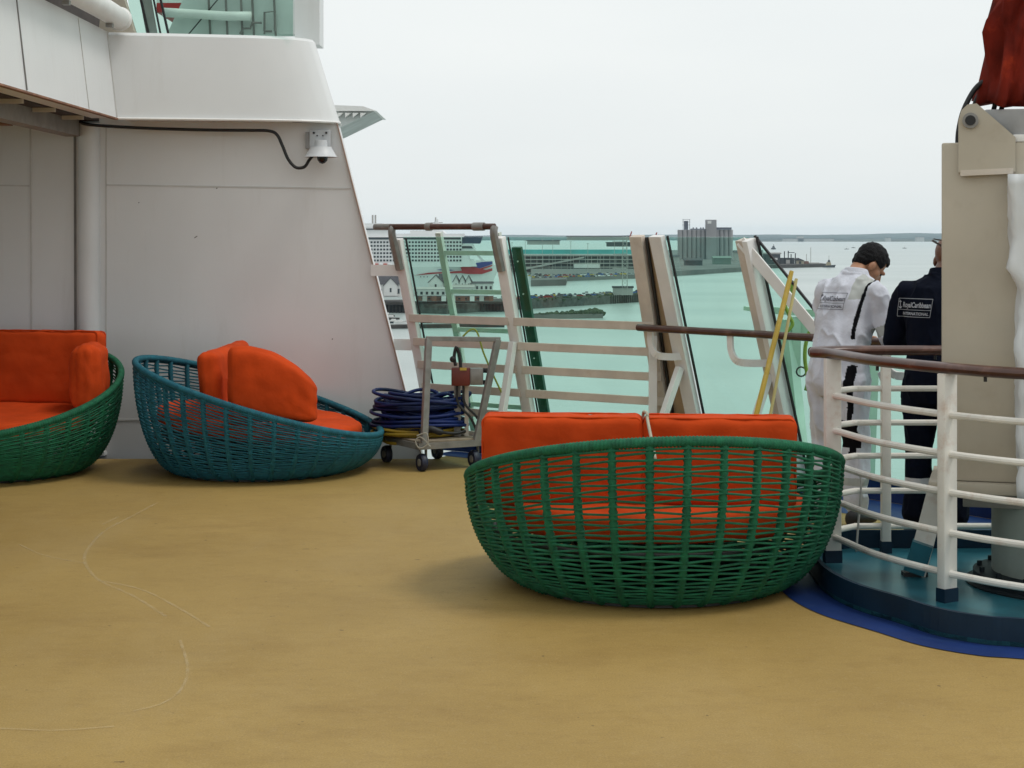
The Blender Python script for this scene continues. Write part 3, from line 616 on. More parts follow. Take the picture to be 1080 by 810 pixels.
# coils
def coil(name, c, r0, r1, z0, z1, turns, rt, m, label, seed, ex_=1.0):
    rnd = random.Random(seed); pts = []; n = 40
    for k in range(turns):
        rr = rnd.uniform(r0, r1); ox, oy = rnd.uniform(-.03, .03), rnd.uniform(-.02, .02); zz = z0+(z1-z0)*k/(turns-1)+rnd.uniform(-.008, .008); tl = rnd.uniform(-.05, .05)*1.2; ph = rnd.uniform(0, 6)
        for i in range(n):
            t = 2*math.pi*i/n; f = i/n
            p = Vector(((rr+.012*math.sin(3*t+ph))*math.cos(t)*ex_+ox, (rr+.01*math.sin(2*t+ph))*.75*math.sin(t)+oy, zz+tl*math.cos(t+ph)+.012*math.sin(2*t+ph)))
            pts.append(p+Vector(c))
    MB().tube(pts, rt, 6).build(name, m, smooth=True, label=label, cat='cable')
cc0 = (fl+br)/2-cw_*.04+cl_*.10
coil('yellow_hose_coil', (cc0.x, cc0.y-.02, 0), .20, .33, .24, .285, 6, .0125, mat('yellow_hose', (.36, .24, .018), .5), 'flat coil of yellow hose at the bottom of the pile on the cart', 4, 1.08)
coil('blue_cable_coil', (cc0.x-.005, cc0.y, 0), .12, .36, .28, .515, 46, .0135, mat('blue_cable_sheath', (.004, .020, .13), .5, var=.15, scale=3, col2=(.003, .009, .04), spec=.3), 'thick coil of blue cable heaped on the platform cart', 5, 1.05)
MB().tube(smoothline([Vector((cc0.x+x, cc0.y-.29+y, z)) for x, y, z in ((.02, 0, .27), (.10, -.01, .30), (.18, 0, .275), (.28, .05, .26), (.36, .10, .27))], 5), lambda i: .026 if i < 11 else .012, 9).build('cable_plug', BLACK, smooth=True, label='black cable plug lying in front of the coils on the cart', cat='plug')
# power post
pc = fr_*.8+fl*.2+cl_*.16; pc = Vector((pc.x, pc.y, .225))
ps = thing('power_post', pc, 'short grey post with a red switch box standing on the platform cart', 'switch box')
MB().bar(pc+Vector((.03, 0, 0)), pc+Vector((.03, 0, .45)), .05, .05).build('post', GREYM, ps); MB().bar(pc+Vector((.10, 0, 0)), pc+Vector((.10, 0, .42)), .03, .03).build('post', TANP, ps)
REDB = mat('dull_red_box', (.15, .022, .014), .5, var=.15)
bx = at(486, 397, pc.y-.04); MB().box(bx, (.14, .10, .135), bev=.006).build('red_box', REDB, ps, smooth='auto')
MB().box(bx+Vector((.12, .01, .0)), (.10, .09, .125), bev=.006).build('grey_box', GREYM, ps, smooth='auto')
for dz in (.045, -.045): MB().cone(bx+Vector((.17, 0, dz)), bx+Vector((.2, -.01, dz)), .018, .018).build('gland', BLACK, ps)
MB().tube(smoothline([bx+Vector(p) for p in ((0, 0, .06), (-.01, 0, .16), (-.035, 0, .22), (-.05, 0, .15), (-.04, 0, .08))], 5), .013, 7).build('hook', BLACK, ps)
MB().ball(bx+Vector((-.06, 0, .13)), .025).build('knob', BLACK, ps)
for k, x in enumerate((-.03, .02)): MB().tube(smoothline([bx+Vector(p) for p in ((x, -.02, -.07), (x+.01, -.03, -.2), (x+.10, -.05, -.30), (x+.15, -.05, -.40))], 5), .010, 6).build('lead', BLACK, ps)
MB().box(bx+Vector((.02, -.052, .06)), (.05, .01, .02)).build('yellow_tag', YEL, ps)
MB().tube(smoothline([at(u, v, 13.0) for u, v in ((488, 355), (496, 348), (503, 350), (510, 372), (520, 395), (530, 416))], 6), .008, 6).build('thin_yellow_line', YG, smooth=True, label='thin yellow green line hanging behind the switch box', cat='rope')

# ================================================================ CURVED RAILING ROUND THE CRANE PEDESTAL
near = [(1.60, 9.12), (1.70, 8.98), (1.82, 8.5), (2.05, 8.04), (2.31, 7.72), (2.7, 7.45), (3.3, 7.3)]
back = [(1.60, 9.14), (1.74, 9.25), (2.03, 9.27), (2.5, 9.27), (3.3, 9.25)]
tray = [(853, 605), (870, 626), (900, 643), (950, 659), (990, 672), (1040, 681), (1080, 684)]
tp = [floor_at(u, v) for u, v in tray]+[Vector((2.7, 7.0, 0)), Vector((3.5, 6.95, 0)), Vector((3.5, 9.42, 0)), Vector((1.85, 9.42, 0)), Vector((1.62, 9.25, 0))]
tp = smoothline(tp[:8], 5)+tp[8:-2]+smoothline([tp[-2], tp[-1], tp[0]], 6)[:-1]
cen = Vector((2.5, 8.4, 0))
ring_o = [p+(p-cen).normalized()*.20 for p in tp]
MB().face([p+Vector((0, 0, .004)) for p in ring_o]).build('blue_tray_margin', BLUEP, kind='structure')
ty = thing('crane_tray', cen, 'teal painted drip tray with a dark blue kerb round the crane pedestal', 'tray')
MB().prism([p+Vector((0, 0, .007)) for p in tp], (0, 0, .018)).build('tray_floor', TEALP, ty)
m = MB(); n_ = len(tp); inn_ = [p+(cen-p).normalized()*.022 for p in tp]
for i in range(n_):
    j = (i+1) % n_; z0, z1 = Vector((0, 0, .0)), Vector((0, 0, .125))
    for q in ((tp[i]+z0, tp[j]+z0, tp[j]+z1, tp[i]+z1), (inn_[i]+z0, inn_[j]+z0, inn_[j]+z1, inn_[i]+z1), (tp[i]+z1, tp[j]+z1, inn_[j]+z1, inn_[i]+z1)): m.face(q)
bmesh.ops.remove_doubles(m.bm, verts=m.bm.verts, dist=.0005); m.build('kerb', NAVYP, ty)
cr_ = thing('curved_railing', (1.7, 9.05, 0), 'white curved railing with a brown wooden cap rail round the crane pedestal', 'railing')
RW = mat('cream_white_rail_paint', (.76, .735, .67), .45, var=.05, scale=5, dirt_or_light=(.46, .26, .16), dscale=6, damt=.75, bump=.06, bscale=30)
def z3(pl, z): return [Vector((x, y, z)) for x, y in pl]
capn, capb = smoothline(z3(near, 1.125), 7), smoothline(z3(back, 1.125), 6)
MB().loft([[p+q for q in ((Vector((0, 0, .03))), )]*1 for p in []]) if False else None
def cap(path, name):
    m = MB(); rings = []
    for i, p in enumerate(path):
        t = path[min(i+1, len(path)-1)]-path[max(i-1, 0)]; t.normalize(); s = Vector((t.y, -t.x, 0))
        e = 1.0 if 0 < i else .5
        rings.append([p+s*(.042*e*math.cos(a))+Vector((0, 0, .026*math.sin(a)*(1 if math.sin(a) > 0 else 1.1))) for a in [2*math.pi*k/14 for k in range(14)]])
    m.loft(rings); return m.build(name, BROWNV, cr_, smooth='auto')
cap(capn, 'cap_rail'); cap(capb, 'cap_rail')
for z in (.905, .72, .54, .35, .158):
    MB().tube(smoothline(z3(near, z), 6)[4:], .017, 10).build('rail_bar', RW, cr_, smooth='auto')
    MB().tube(([Vector((1.715, 9.02, z+.012)), Vector((1.735, 9.14, z+.012))]+smoothline(z3(back, z+.012), 6)[9:]), .0165, 10).build('rail_bar', RW, cr_, smooth='auto')
for (x, y), rz, wd in (((1.69, 9.0), .1, .085), ((2.05, 8.04), .55, .085), ((3.25, 7.32), .0, .085), ((2.03, 9.27), 0, .05), ((3.2, 9.25), 0, .05)):
    MB().box((x, y, .56), (wd, .05, 1.08), rz=rz, bev=.006).build('rail_post', RW, cr_, smooth='auto')
    MB().box((x, y, .055), (wd+.006, .056, .07), rz=rz).build('post_foot', NAVYP, cr_)
for (x, y) in ((1.82, 8.5), (2.18, 7.86), (2.42, 7.64), (2.3, 9.27)):
    MB().cone((x, y, 1.10), (x, y, 1.075), .008, .008).build('cap_bolt', BLACK, cr_)
MB().tube(smoothline([at(u, v, 8.9) for u, v in ((902, 494), (908, 505), (907, 530), (905, 556), (903, 582))], 5), .006, 6).build('hanging_line', mat('pale_line', (.5, .5, .48), .8), smooth=True, label='thin pale line hanging down inside the curved railing', cat='rope')

# ================================================================ CRANE PEDESTAL
cf = at(993, 500, 8.32); cf.z = 0; cd = Vector((cf.x+.35, cf.y, 0)).normalized(); crt = Vector((cd.y, -cd.x, 0))
def cpt(a, b, z): q = cf+crt*a+cd*b; return Vector((q.x, q.y, z))
pd = thing('crane_pedestal', cpt(.5, .4, .02), 'tall cream grey crane pedestal standing in the teal tray', 'crane')
def cbox(a0, a1, b0, b1, z0, z1, name, m, bev=.01):
    MB().box(cpt((a0+a1)/2, (b0+b1)/2, (z0+z1)/2), (a1-a0, b1-b0, z1-z0), M=Matrix((crt, cd, Vector((0, 0, 1)))).transposed().to_4x4(), bev=bev).build(name, m, pd, smooth='auto')
cbox(0, .9, 0, .42, .555, 2.20, 'column', CREAM)
cbox(-.06, 1.0, -.05, .55, .50, .553, 'ledge_plate', CREAM, .004); cbox(.10, 1.0, .0, .5, .43, .499, 'ledge_rim', mat('dirty_pedestal_paint', (.22, .22, .19), .6, var=.2, dirt_or_light=(.08, .07, .05), dscale=6), .004)
pcn = cpt(.60, .30, 0)
MB().lathe([(.37, .02), (.37, .43)], pcn, 40).build('cylinder_base', mat('grey_green_paint', (.25, .29, .26), .5, var=.06, dirt_or_light=(.16, .15, .12)), pd, smooth='auto')
MB().lathe([(.50, .026), (.50, .034), (.46, .036), (.46, .085), (.37, .09)], pcn, 40).build('base_flange', mat('black_flange', (.01, .016, .02), .6, spec=.2), pd, smooth='auto')
for k in range(16):
    a = 2*math.pi*k/16; MB().cone(pcn+Vector((.43*math.cos(a), .43*math.sin(a), .085)), pcn+Vector((.43*math.cos(a), .43*math.sin(a), .11)), .013, .013, 6).build('flange_bolt', MATS['black_flange'], pd)
# upper lug with eye
def lugp(u, v): q = at(u, v, 8.3); t = (u-993)/ (1069-993)*.36; return cpt(t, -.035, EYE-(v-HV)/F*8.3)
lug = MB(); lug.prism([lugp(u, v) for u, v in ((1010, 182), (1010, 128), (1013, 117), (1019, 111), (1028, 110), (1066, 146), (1066, 182))], cd*.03); lug.build('lug_plate', CREAM, pd)
MB().prism([lugp(u, v)-cd*.004 for u, v in ((1012, 180), (1064, 178), (1064, 184), (1012, 186))], cd*.01).build('lug_weld', TANP, pd)
e_ = lugp(1022, 128); MB().lathe([(.024, 0), (.038, 0), (.038, .03), (.024, .03)], e_-cd*.02, 18, cd).build('eye_ring', GREYM, pd, smooth='auto')
MB().lathe([(.001, 0), (.025, 0), (.025, .03), (.001, .03)], e_-cd*.026, 14, cd).build('eye_hole_disc', BLACK, pd, smooth='auto')  # black disc painting the dark of the hole through the lug
cbox(.20, .95, .02, .40, 2.203, 2.36, 'head_block', mat('grey_block', (.33, .33, .33), .5, dirt_or_light=(.2, .17, .13)))
cbox(.335, .95, .0, .42, 2.20, 2.235, 'head_plate', WHITE2, .003)
st_ = MB(); st_.bar(cpt(-.02, .25, .50), cpt(-.14, .30, .03), .10, .05, up=cd, bev=.003); st_.build('strut', RW, pd)
MB().box(cpt(-.145, .30, .035), (.12, .07, .02)).build('strut_foot', BLACK, pd)
MB().bar(cpt(-.10, .245, .20), cpt(-.145, .265, .05), .104, .054, up=cd).build('strut_paint', TEALP, pd)
# white tarpaulin wrapped round the crane body
bmt = bmesh.new(); bmesh.ops.create_cube(bmt, size=2); bmesh.ops.subdivide_edges(bmt, edges=bmt.edges, cuts=30, use_grid_fill=True)
for v in bmt.verts:
    p = v.co; z = 1.27+p.z*.77
    bulge = .03*math.sin(z*5)+.02*math.sin(z*11+p.x*3)
    wd = .34+.035*(1 if z > 1.5 else 0)*min(1, (z-1.5)*12 if z > 1.5 else 0)
    s = Vector((.70+p.x*(wd+.02*noise.noise(Vector((p.z*3, p.y*2, 1)))), .14+p.y*.27, z))
    c_ = noise.noise(Vector((p.x*2.2, p.y*2.2, z*3.4))*1.3)*.035+(1-abs(noise.noise(Vector((p.x*2+5, p.y*2, z*5)))))**8*.02
    q = cpt(s.x, s.y, s.z); dvec = (crt*p.x+cd*p.y).normalized()
    v.co = q+dvec*(c_+.008*noise.noise(q*14))
mt = bpy.data.meshes.new('white_tarpaulin'); bmt.to_mesh(mt); bmt.free(); mt.shade_smooth(); mt.materials.append(mat('white_tarp', (.66, .68, .69), .5, var=.04, bump=.2, bscale=10))
o_ = link('white_tarpaulin', mt, (0, 0, 0), None, 'creased white tarpaulin wrapped round the right side of the crane pedestal', 'tarpaulin')
# red cover and hoses above
def rc(u, v, Y): return at(u, v, Y)
m = MB(); rings = []
for v, ul, ur, dp in ((-70, 1062, 1160, .22), (-20, 1052, 1150, .25), (0, 1051, 1140, .26), (22, 1043, 1130, .28), (35, 1042, 1126, .28), (60, 1039, 1120, .30), (85, 1036, 1112, .30), (100, 1033, 1106, .30), (109, 1031, 1100, .30)):
    r = []; n = 48
    for k in range(n):
        a = 2*math.pi*k/n; cu = (ul+ur)/2+(ur-ul)/2*math.cos(a)*(1 if True else 1)
        q = at(cu, v, 8.55+dp*math.sin(a)); fold = .034*math.sin(7*a+v*.03)+.026*math.sin(13*a-v*.05)+.03*noise.noise(Vector((math.cos(a)*3, math.sin(a)*3, v*.05)))
        if abs(math.cos(a)) > .9: fold *= .4
        dirv = Vector((math.cos(a), math.sin(a), 0)); r.append(q+dirv*fold+Vector((0, 0, .02*math.sin(5*a+1) if v > 95 else 0)))
    rings.append(r)
m.loft(rings); REDC = mat('dark_red_canvas', (.17, .014, .006), .85, var=.3, scale=5, bump=.6, bscale=11, spec=.15, dirt_or_light=(.50, .055, .012), dscale=3.2, damt=.9)  # bright orange blotches paint sunlit patches into the canvas colour
m.build('red_cover', REDC, smooth=True, label='dark red canvas cover bundled over the crane head at the upper right', cat='cover')
MB().tube(smoothline([at(u, v, 8.45) for u, v in ((1010, 152), (1011, 138), (1015, 120), (1022, 104), (1030, 92), (1040, 84))], 6), .013, 8).build('black_hose', BLACK, smooth=True, label='black hose curving up from the pedestal top under the red cover', cat='hose')
MB().tube(smoothline([at(u, v, 8.5) for u, v in ((1026, 116), (1029, 106), (1034, 97), (1042, 90))], 6), .010, 8).build('black_hose', BLACK, smooth=True, label='second shorter black hose right beside the long one under the red cover', cat='hose')
for k, u in enumerate((1048, 1056)): MB().tube([at(u, 116, 8.45), at(u+4, 100, 8.45)], .012, 6).build('cover_strap', BLACK, smooth=True, label=('left' if k == 0 else 'right')+' dark stub strap under the hem of the red cover', cat='strap')
# ================================================================ PEOPLE
def capsule(m, a, b, ra, rb, seg=14):
    a, b = Vector(a), Vector(b); d = (b-a).normalized(); L_ = (b-a).length; prof = []
    for i in range(6): q = math.pi/2*(1-i/6); prof.append((ra*math.cos(q), -ra*math.sin(q)))
    prof += [(ra, 0), (rb, L_)]
    for i in range(1, 7): q = math.pi/2*i/6; prof.append((rb*math.cos(q), L_+rb*math.sin(q)))
    m.lathe(prof, a, seg, d)
def body_loft(m, rings, seg=28):
    """rings: (z, cx, cy, rx, ry)"""
    m.loft([[Vector((cx+rx*math.cos(2*math.pi*k/seg), cy+ry*math.sin(2*math.pi*k/seg), z)) for k in range(seg)] for z, cx, cy, rx, ry in rings])
def blob(m, voxel, it, name):
    me = bpy.data.meshes.new('tmp'); bmesh.ops.recalc_face_normals(m.bm, faces=m.bm.faces); m.bm.to_mesh(me); m.bm.free()
    o = bpy.data.objects.new('tmp', me); COL.objects.link(o)
    r = o.modifiers.new('r', 'REMESH'); r.mode = 'VOXEL'; r.voxel_size = voxel
    s = o.modifiers.new('s', 'SMOOTH'); s.iterations = it; s.factor = .5
    dg = bpy.context.evaluated_depsgraph_get(); me2 = bpy.data.meshes.new_from_object(o.evaluated_get(dg)); bpy.data.objects.remove(o); bpy.data.meshes.remove(me)
    me2.name = name; me2.shade_smooth(); return me2
def put(name, me, mats, parent):
    if mats:
        me.materials.clear()
        for x in mats: me.materials.append(x)
    return link(name, me, Vector(parent['_w']), parent)
def folds(me, amp, seed, fz=3.5, fx=17):
    me.update()
    nor = [v.normal.copy() for v in me.vertices]
    for v, n in zip(me.vertices, nor):
        c = v.co
        a = noise.noise(Vector((c.x*fx+seed, c.y*fx, c.z*fz)))*.8+noise.noise(Vector((c.x*7, c.y*7+seed, c.z*11)))*.7+noise.noise(Vector((c.x*24, c.y*24+seed, c.z*16)))*.35
        ridge = (1-abs(noise.noise(Vector((c.x*9+seed, c.y*9, c.z*5+c.x*6)))))**7
        w_ = max(0, min(1, (1.40-c.z)/.22))*max(0, min(1, (c.z-.25)/.2))
        pl = math.sin((c.x+.35*c.y)*78+5*noise.noise(Vector((c.x*4, c.y*4+seed, c.z*2.2))))*(.4+.6*noise.noise(Vector((c.x*6+seed, c.y*6, c.z*2.5)))**2*4)
        v.co = c+n*(a*amp+ridge*amp*1.2+pl*amp*.24*w_)
def hand(m, wrist, dirv, palm_n, side):
    """palm and five bent fingers; dirv points along the hand, palm_n out of the palm, side towards the thumb"""
    d, n, s = Vector(dirv).normalized(), Vector(palm_n).normalized(), Vector(side).normalized(); w0 = Vector(wrist)
    for k in (-1, 0, 1): capsule(m, w0+s*.012*k, w0+d*.085+s*.024*k, .014, .013, 10)
    for k, (ln, off) in enumerate(((.070, .033), (.080, .011), (.074, -.011), (.056, -.032))):
        p = w0+d*.085+s*off; q = p+d*ln*.45+n*.010; r = q+d*ln*.3+n*.024; t = r+d*ln*.05+n*.022
        capsule(m, p, q, .0095, .009, 8); capsule(m, q, r, .009, .0082, 8); capsule(m, r, t, .0082, .0075, 8)
    p = w0+d*.025+s*.026; q = p+s*.026+d*.03+n*.01; r = q+d*.03+n*.014
    capsule(m, p, q, .012, .0105, 8); capsule(m, q, r, .0105, .009, 8)
def head_parts(m, HM, neck0):
    def P(x, y, z): return HM @ Vector((x, y, z))
    rot = HM.to_3x3().to_4x4()
    m.ball(P(0, -.015, .02), (.076, .097, .098), 3, rot); m.ball(P(0, .03, -.045), (.058, .070, .085), 3, rot)
    m.ball(P(0, .055, -.095), (.040, .042, .032), 3, rot)
    for s in (-1, 1):
        m.ball(P(.045*s, .045, -.03), (.025, .03, .03), 2, rot); m.ball(P(.079*s, -.012, -.03), (.011, .022, .034), 2, rot)
        m.ball(P(.032*s, .082, .012), (.026, .018, .012), 2, rot)
    capsule(m, P(0, .092, .0), P(0, .115, -.038), .010, .015, 10); m.ball(P(0, .103, -.048), (.019, .012, .010), 2, rot)
    m.ball(P(0, .090, -.072), (.026, .014, .007), 2, rot); m.ball(P(0, .088, -.083), (.022, .014, .007), 2, rot)
    capsule(m, P(0, -.03, -.07), neck0, .056, .060)
def person(loc, yaw, label, skin, cloth, hair, lean_, headyaw, headpitch, arms, tall, seed, text_col, reflect, style, bald=False, shoulders=1.0):
    o = thing('person', (0, 0, 0), label, 'person')
    k = tall/1.72
    def V(x, y, z): return Vector((x*k, y*k, z*k))
    neck = V(0, .075+lean_*.6, 1.47); HM = Matrix.Translation(V(.02, .135+lean_*1.05, 1.605-lean_*.42)) @ RZ(R(headyaw)) @ RX(R(-headpitch)) @ Matrix.Scale(k, 4)
    sh = .185*shoulders
    m = MB(); head_parts(m, HM, neck)
    capsule(m, neck, V(0, .05+lean_*.35, 1.2), .055, .08); body_loft(m, [(z*k, 0, y, a*k, b*k) for z, y, a, b in ((.82, 0, .13, .09), (1.0, .01, .125, .09), (1.2, .04+lean_*.3, .13, .085), (1.36, .05+lean_*.5, .12*shoulders, .07), (1.43, .07+lean_*.55, .06, .045))])
    for s, (el, wr, hd, pn) in zip((-1, 1), arms):
        S0 = V((sh-.02)*s, .05+lean_*.5, 1.365); e, w_ = V(*el), V(*wr)
        capsule(m, S0, e, .042, .040); capsule(m, e, w_, .043, .027)
        dv = (w_-e).normalized(); hand(m, w_+dv*.01, dv*1.0+Vector(hd)*.4, pn, Vector(pn).cross(dv)*(1 if s > 0 else -1))
    for s in (-1, 1):
        capsule(m, V(.085*s, 0, .88), V(.10*s, .025, .48), .075, .05); capsule(m, V(.10*s, .025, .48), V(.115*s, -.01, .07), .05, .035); capsule(m, V(.115*s, -.02, .06), V(.125*s, .10, .045), .034, .03)
    me = blob(m, .0065, 3, 'body'); put('body', me, [skin], o)
    # clothing
    m = MB()
    body_loft(m, [(z*k, x, y, a*k, b*k) for z, x, y, a, b in ((.76, 0, -.005, .15, .115), (.84, 0, -.01, .185, .145), (.93, 0, -.005, .18, .135), (1.05, 0, .01, .170, .125), (1.2, 0, .02+lean_*.3, .185, .13), (1.33, 0, .035+lean_*.48, .195*shoulders, .128), (1.405, 0, .045+lean_*.54, .185*shoulders, .108), (1.45, 0, .06+lean_*.56, .115*shoulders, .08), (1.475, 0, .07+lean_*.6, .075, .065), (1.495, 0, .07+lean_*.6, .066, .066))])
    cuffs = []
    for s, (el, wr, hd, pn) in zip((-1, 1), arms):
        S0 = V(sh*s, .045+lean_*.5, 1.385); e, w_ = V(*el), V(*wr)
        m.ball(S0+V(-.012*s, 0, -.012), (.070, .074, .070), 3); capsule(m, S0+V(0, 0, -.02), e, .071, .064)
        if style == 'rolled': q = e+(w_-e)*.22; capsule(m, e, q, .066, .062); cuffs.append((q, (w_-e).normalized(), e))
        else: capsule(m, e, e+(w_-e)*.86, .064, .044)
    for s in (-1, 1):
        capsule(m, V(.09*s, -.005, .85), V(.108*s, .025, .48), .108, .080); capsule(m, V(.108*s, .025, .48), V(.118*s, -.01, .13), .080, .068)
    me = blob(m, .0075, 5, 'coverall'); me.materials.clear()
    for x in (cloth, reflect, BLACKC): me.materials.append(x)
    folds(me, .013 if style == 'rolled' else .008, seed)
    # reflective tape and dark insets sewn into the cloth
    for p in me.polygons:
        c = p.center/k; n = p.normal; i = 0
        if style == 'rolled':
            el = Vector(arms[1][0]); S0 = Vector((sh, .045+lean_*.5, 1.385)); ax = (el-S0); t = (c-S0).dot(ax)/ax.length_squared; dist = ((c-S0)-ax*t).length
            if dist < .10 and .78 < t < 1.0 and c.x > .16: i = 1
            xs = .132+.035*max(0, (c.z-1.15)/.3)**2
            if .070 < c.x < xs and c.y < .16 and 1.335 < c.z < 1.48: i = 1
            if c.y < .17 and 1.10 < c.z < 1.45 and abs(c.x-xs) < .0095: i = 2
            if c.z < .95 and c.x > .02 and abs(c.x-.145+.03*(.95-c.z)) < .019 and c.y < .02 and c.z > .40: i = 2
            if .46 < c.z < .62 and c.x > .0 and c.y < -.01 and c.x < .17: i = 2
            if .24 < c.z < .285: i = 1
        else:
            if .265 < c.z < .335: i = 1
        p.material_index = i
    co = put('coverall', me, None, o)
    # collar
    m = MB(); cz = V(0, .07+lean_*.6, 1.475)
    rr = []
    for z, a in ((-.012, .085), (.035, .070), (.038, .066), (-.008, .078)): rr.append([cz+Vector((a*k*math.cos(2*math.pi*q/24), a*.95*k*math.sin(2*math.pi*q/24)+.012, z+.012*math.sin(2*math.pi*q/24)*-1)) for q in range(24)])
    m.loft(rr, caps=False); m.build('collar', cloth, co, smooth=True)
    for q, d, e in cuffs:
        m = MB(); m.lathe([(.058, -.03), (.070, -.028), (.072, .02), (.062, .026), (.05, .02)], q, 20, d); m.build('rolled_cuff', cloth, co, smooth=True)
    for s in (-1, 1):
        m = MB(); b = V(.12*s, 0, 0)
        rr = [[b+Vector((.012*s+w_*math.cos(2*math.pi*q/16), y, .045*h+h*.045*math.sin(2*math.pi*q/16) if h > .3 else .03)) for q in range(16)] for y, w_, h in ((-.09, .012, .8), (-.08, .034, 1.0), (-.03, .040, 1.15), (.04, .043, .95), (.11, .046, .70), (.155, .036, .6), (.175, .012, .5))]
        m.loft(rr); m.build('shoe', BLACK, o, smooth=True)
    # hair
    m = MB(); rot = HM.to_3x3().to_4x4(); hp_ = lambda x, y, z: HM @ Vector((x, y, z))
    if not bald:
        m.ball(hp_(0, -.018, .030), (.0845, .106, .100), 4, rot); m.ball(hp_(0, -.058, -.022), (.066, .054, .066), 4, rot); m.ball(hp_(0, .024, .068), (.066, .056, .046), 4, rot)
        hm = blob(m, .006, 6, 'hair'); m = MB(); m.bm.from_mesh(hm); bm2 = m.bm
        HI = HM.inverted(); dele = []
        for v in bm2.verts:
            q = HI @ v.co
            if (q.z < .002 and q.y > -.022+.1*max(0, -q.z)*0) or q.z < -.080 or (q.y > .046 and q.z < .060) or q.y > .085: dele.append(v)
        bmesh.ops.delete(bm2, geom=dele, context='VERTS')
        for v in bm2.verts: v.co += (v.co-hp_(0, 0, 0)).normalized()*.006*noise.noise(v.co*45)
        m.build('hair', hair, o, smooth=True)
    for s in (-1, 1):
        MB().ball(hp_(.032*s, .079, -.004), .009, 2).build('eye', BLACK, o, smooth=True)
    # printed panel on the back
    bv = BVHTree.FromPolygons([v.co.copy() for v in me.vertices], [tuple(p.vertices) for p in me.polygons])
    def onto(x, z, off=.0065):
        h = bv.ray_cast(Vector((x, -1, z)), Vector((0, 1, 0)))
        return (h[0]+Vector((0, -off, 0))) if h[0] else Vector((x, -.1, z))
    pm = MB(); px, pz, pw, ph = style_panel[style]
    def strip(x0, z0, x1, z1, t):
        n_ = 14; d = Vector((x1-x0, 0, z1-z0)).normalized(); q = Vector((-d.z, 0, d.x))*t/2
        for i in range(n_):
            f0, f1 = i/n_, (i+1)/n_; a = Vector((x0+(x1-x0)*f0, 0, z0+(z1-z0)*f0)); b = Vector((x0+(x1-x0)*f1, 0, z0+(z1-z0)*f1))
            pm.face([onto(c_.x, c_.z) for c_ in (a-q, b-q, b+q, a+q)])
    sl_ = .014
    cor = [(px-pw/2, pz-ph/2), (px+pw/2-sl_, pz-ph/2), (px+pw/2, pz+ph/2), (px-pw/2+sl_, pz+ph/2)]
    for i in range(4): strip(*cor[i], *cor[(i+1) % 4], .0026)
    strip(px-pw/2+sl_*.4, pz-ph*.12, px+pw/2-sl_*.6, pz-ph*.12, .0022)
    def text(s, x, z, size, width):
        cu = bpy.data.curves.new('t', 'FONT'); cu.body = s; cu.size = size; cu.align_x = 'CENTER'; cu.shear = .15; cu.offset = size*.02
        to = bpy.data.objects.new('t', cu); COL.objects.link(to); dg = bpy.context.evaluated_depsgraph_get(); tm = bpy.data.meshes.new_from_object(to.evaluated_get(dg)); bpy.data.objects.remove(to)
        xs = [v.co.x for v in tm.vertices]; sc_ = width/(max(xs)-min(xs))
        vs = [pm.bm.verts.new(onto(x+v.co.x*sc_, z+v.co.y, .0075)) for v in tm.vertices]
        for p in tm.polygons:
            try: pm.bm.faces.new([vs[i] for i in p.vertices])
            except ValueError: pass
    text('RoyalCaribbean', px+.012, pz+ph*.02, ph*.40, pw*.80)
    text('INTERNATIONAL', px+.005, pz-ph*.40, ph*.22, pw*.76)
    # small crown and anchor mark at the left of the words
    for dx, dz, l in ((-pw*.44, .0, ph*.40),): strip(px+dx+.006, pz+dz-ph*.05, px+dx+.006, pz+dz+l, .004); strip(px+dx-.002, pz+ph*.32, px+dx+.014, pz+ph*.32, .004); strip(px+dx-.002, pz+ph*.05, px+dx+.006, pz-ph*.06, .004); strip(px+dx+.014, pz+ph*.05, px+dx+.006, pz-ph*.06, .004)
    pm.build('back_print', text_col, co)
    o.location = loc; o.rotation_euler = (0, 0, yaw); o['_w'] = tuple(loc); return o
BLACKC = mat('black_cloth', (.006, .006, .008), .9, spec=.1)
style_panel = {'rolled': (-.045, 1.345, .215, .098), 'navy': (-.115, 1.325, .235, .105)}
WCL = mat('white_cotton', (.60, .62, .69), .85, var=.05, scale=7, bump=.3, bscale=55, sheen=.1)
GRF = mat('grey_reflective_tape', (.40, .42, .40), .5, var=.05)
NCL = mat('navy_cotton', (.003, .005, .013), .9, var=.1, scale=8, bump=.3, bscale=55, spec=.1)
LRF = mat('pale_reflective_tape', (.55, .56, .58), .5, var=.05)
SKIN1 = mat('tan_skin', (.36, .17, .09), .5, var=.06, scale=12); SKIN2 = mat('brown_skin', (.16, .07, .04), .45, var=.06, scale=12)
HAIR = mat('black_hair', (.006, .006, .007), .6, var=.2, scale=60, bump=.6, bscale=150, spec=.15)
armsW = (((-.22, .20, 1.13), (-.10, .36, 1.10), (.3, .2, -.2), (0, 0, -1)), ((.27, .13, 1.125), (.13, .37, 1.09), (-.3, .2, -.1), (0, 0, -1)))
person((1.985, 10.36, .005), R(-46), 'man in a white coverall with rolled sleeves, looking down at the handrail', SKIN1, WCL, HAIR, .16, -30, 50, armsW, 1.75, 3, mat('dark_grey_print', (.05, .05, .07), .7), GRF, 'rolled')
armsN = (((-.275, .09, 1.10), (-.13, .34, 1.05), (.3, .2, -.2), (0, 0, -1)), ((.275, .10, 1.10), (.12, .36, 1.06), (-.3, .2, -.1), (0, 0, -1)))
person((2.45, 9.85, .005), R(-30), 'man in a dark navy coverall, his head half hidden behind the crane pedestal', SKIN2, NCL, HAIR, .06, -10, 18, armsN, 1.76, 8, mat('pale_print', (.42, .44, .48), .7), LRF, 'navy', bald=True, shoulders=1.08)
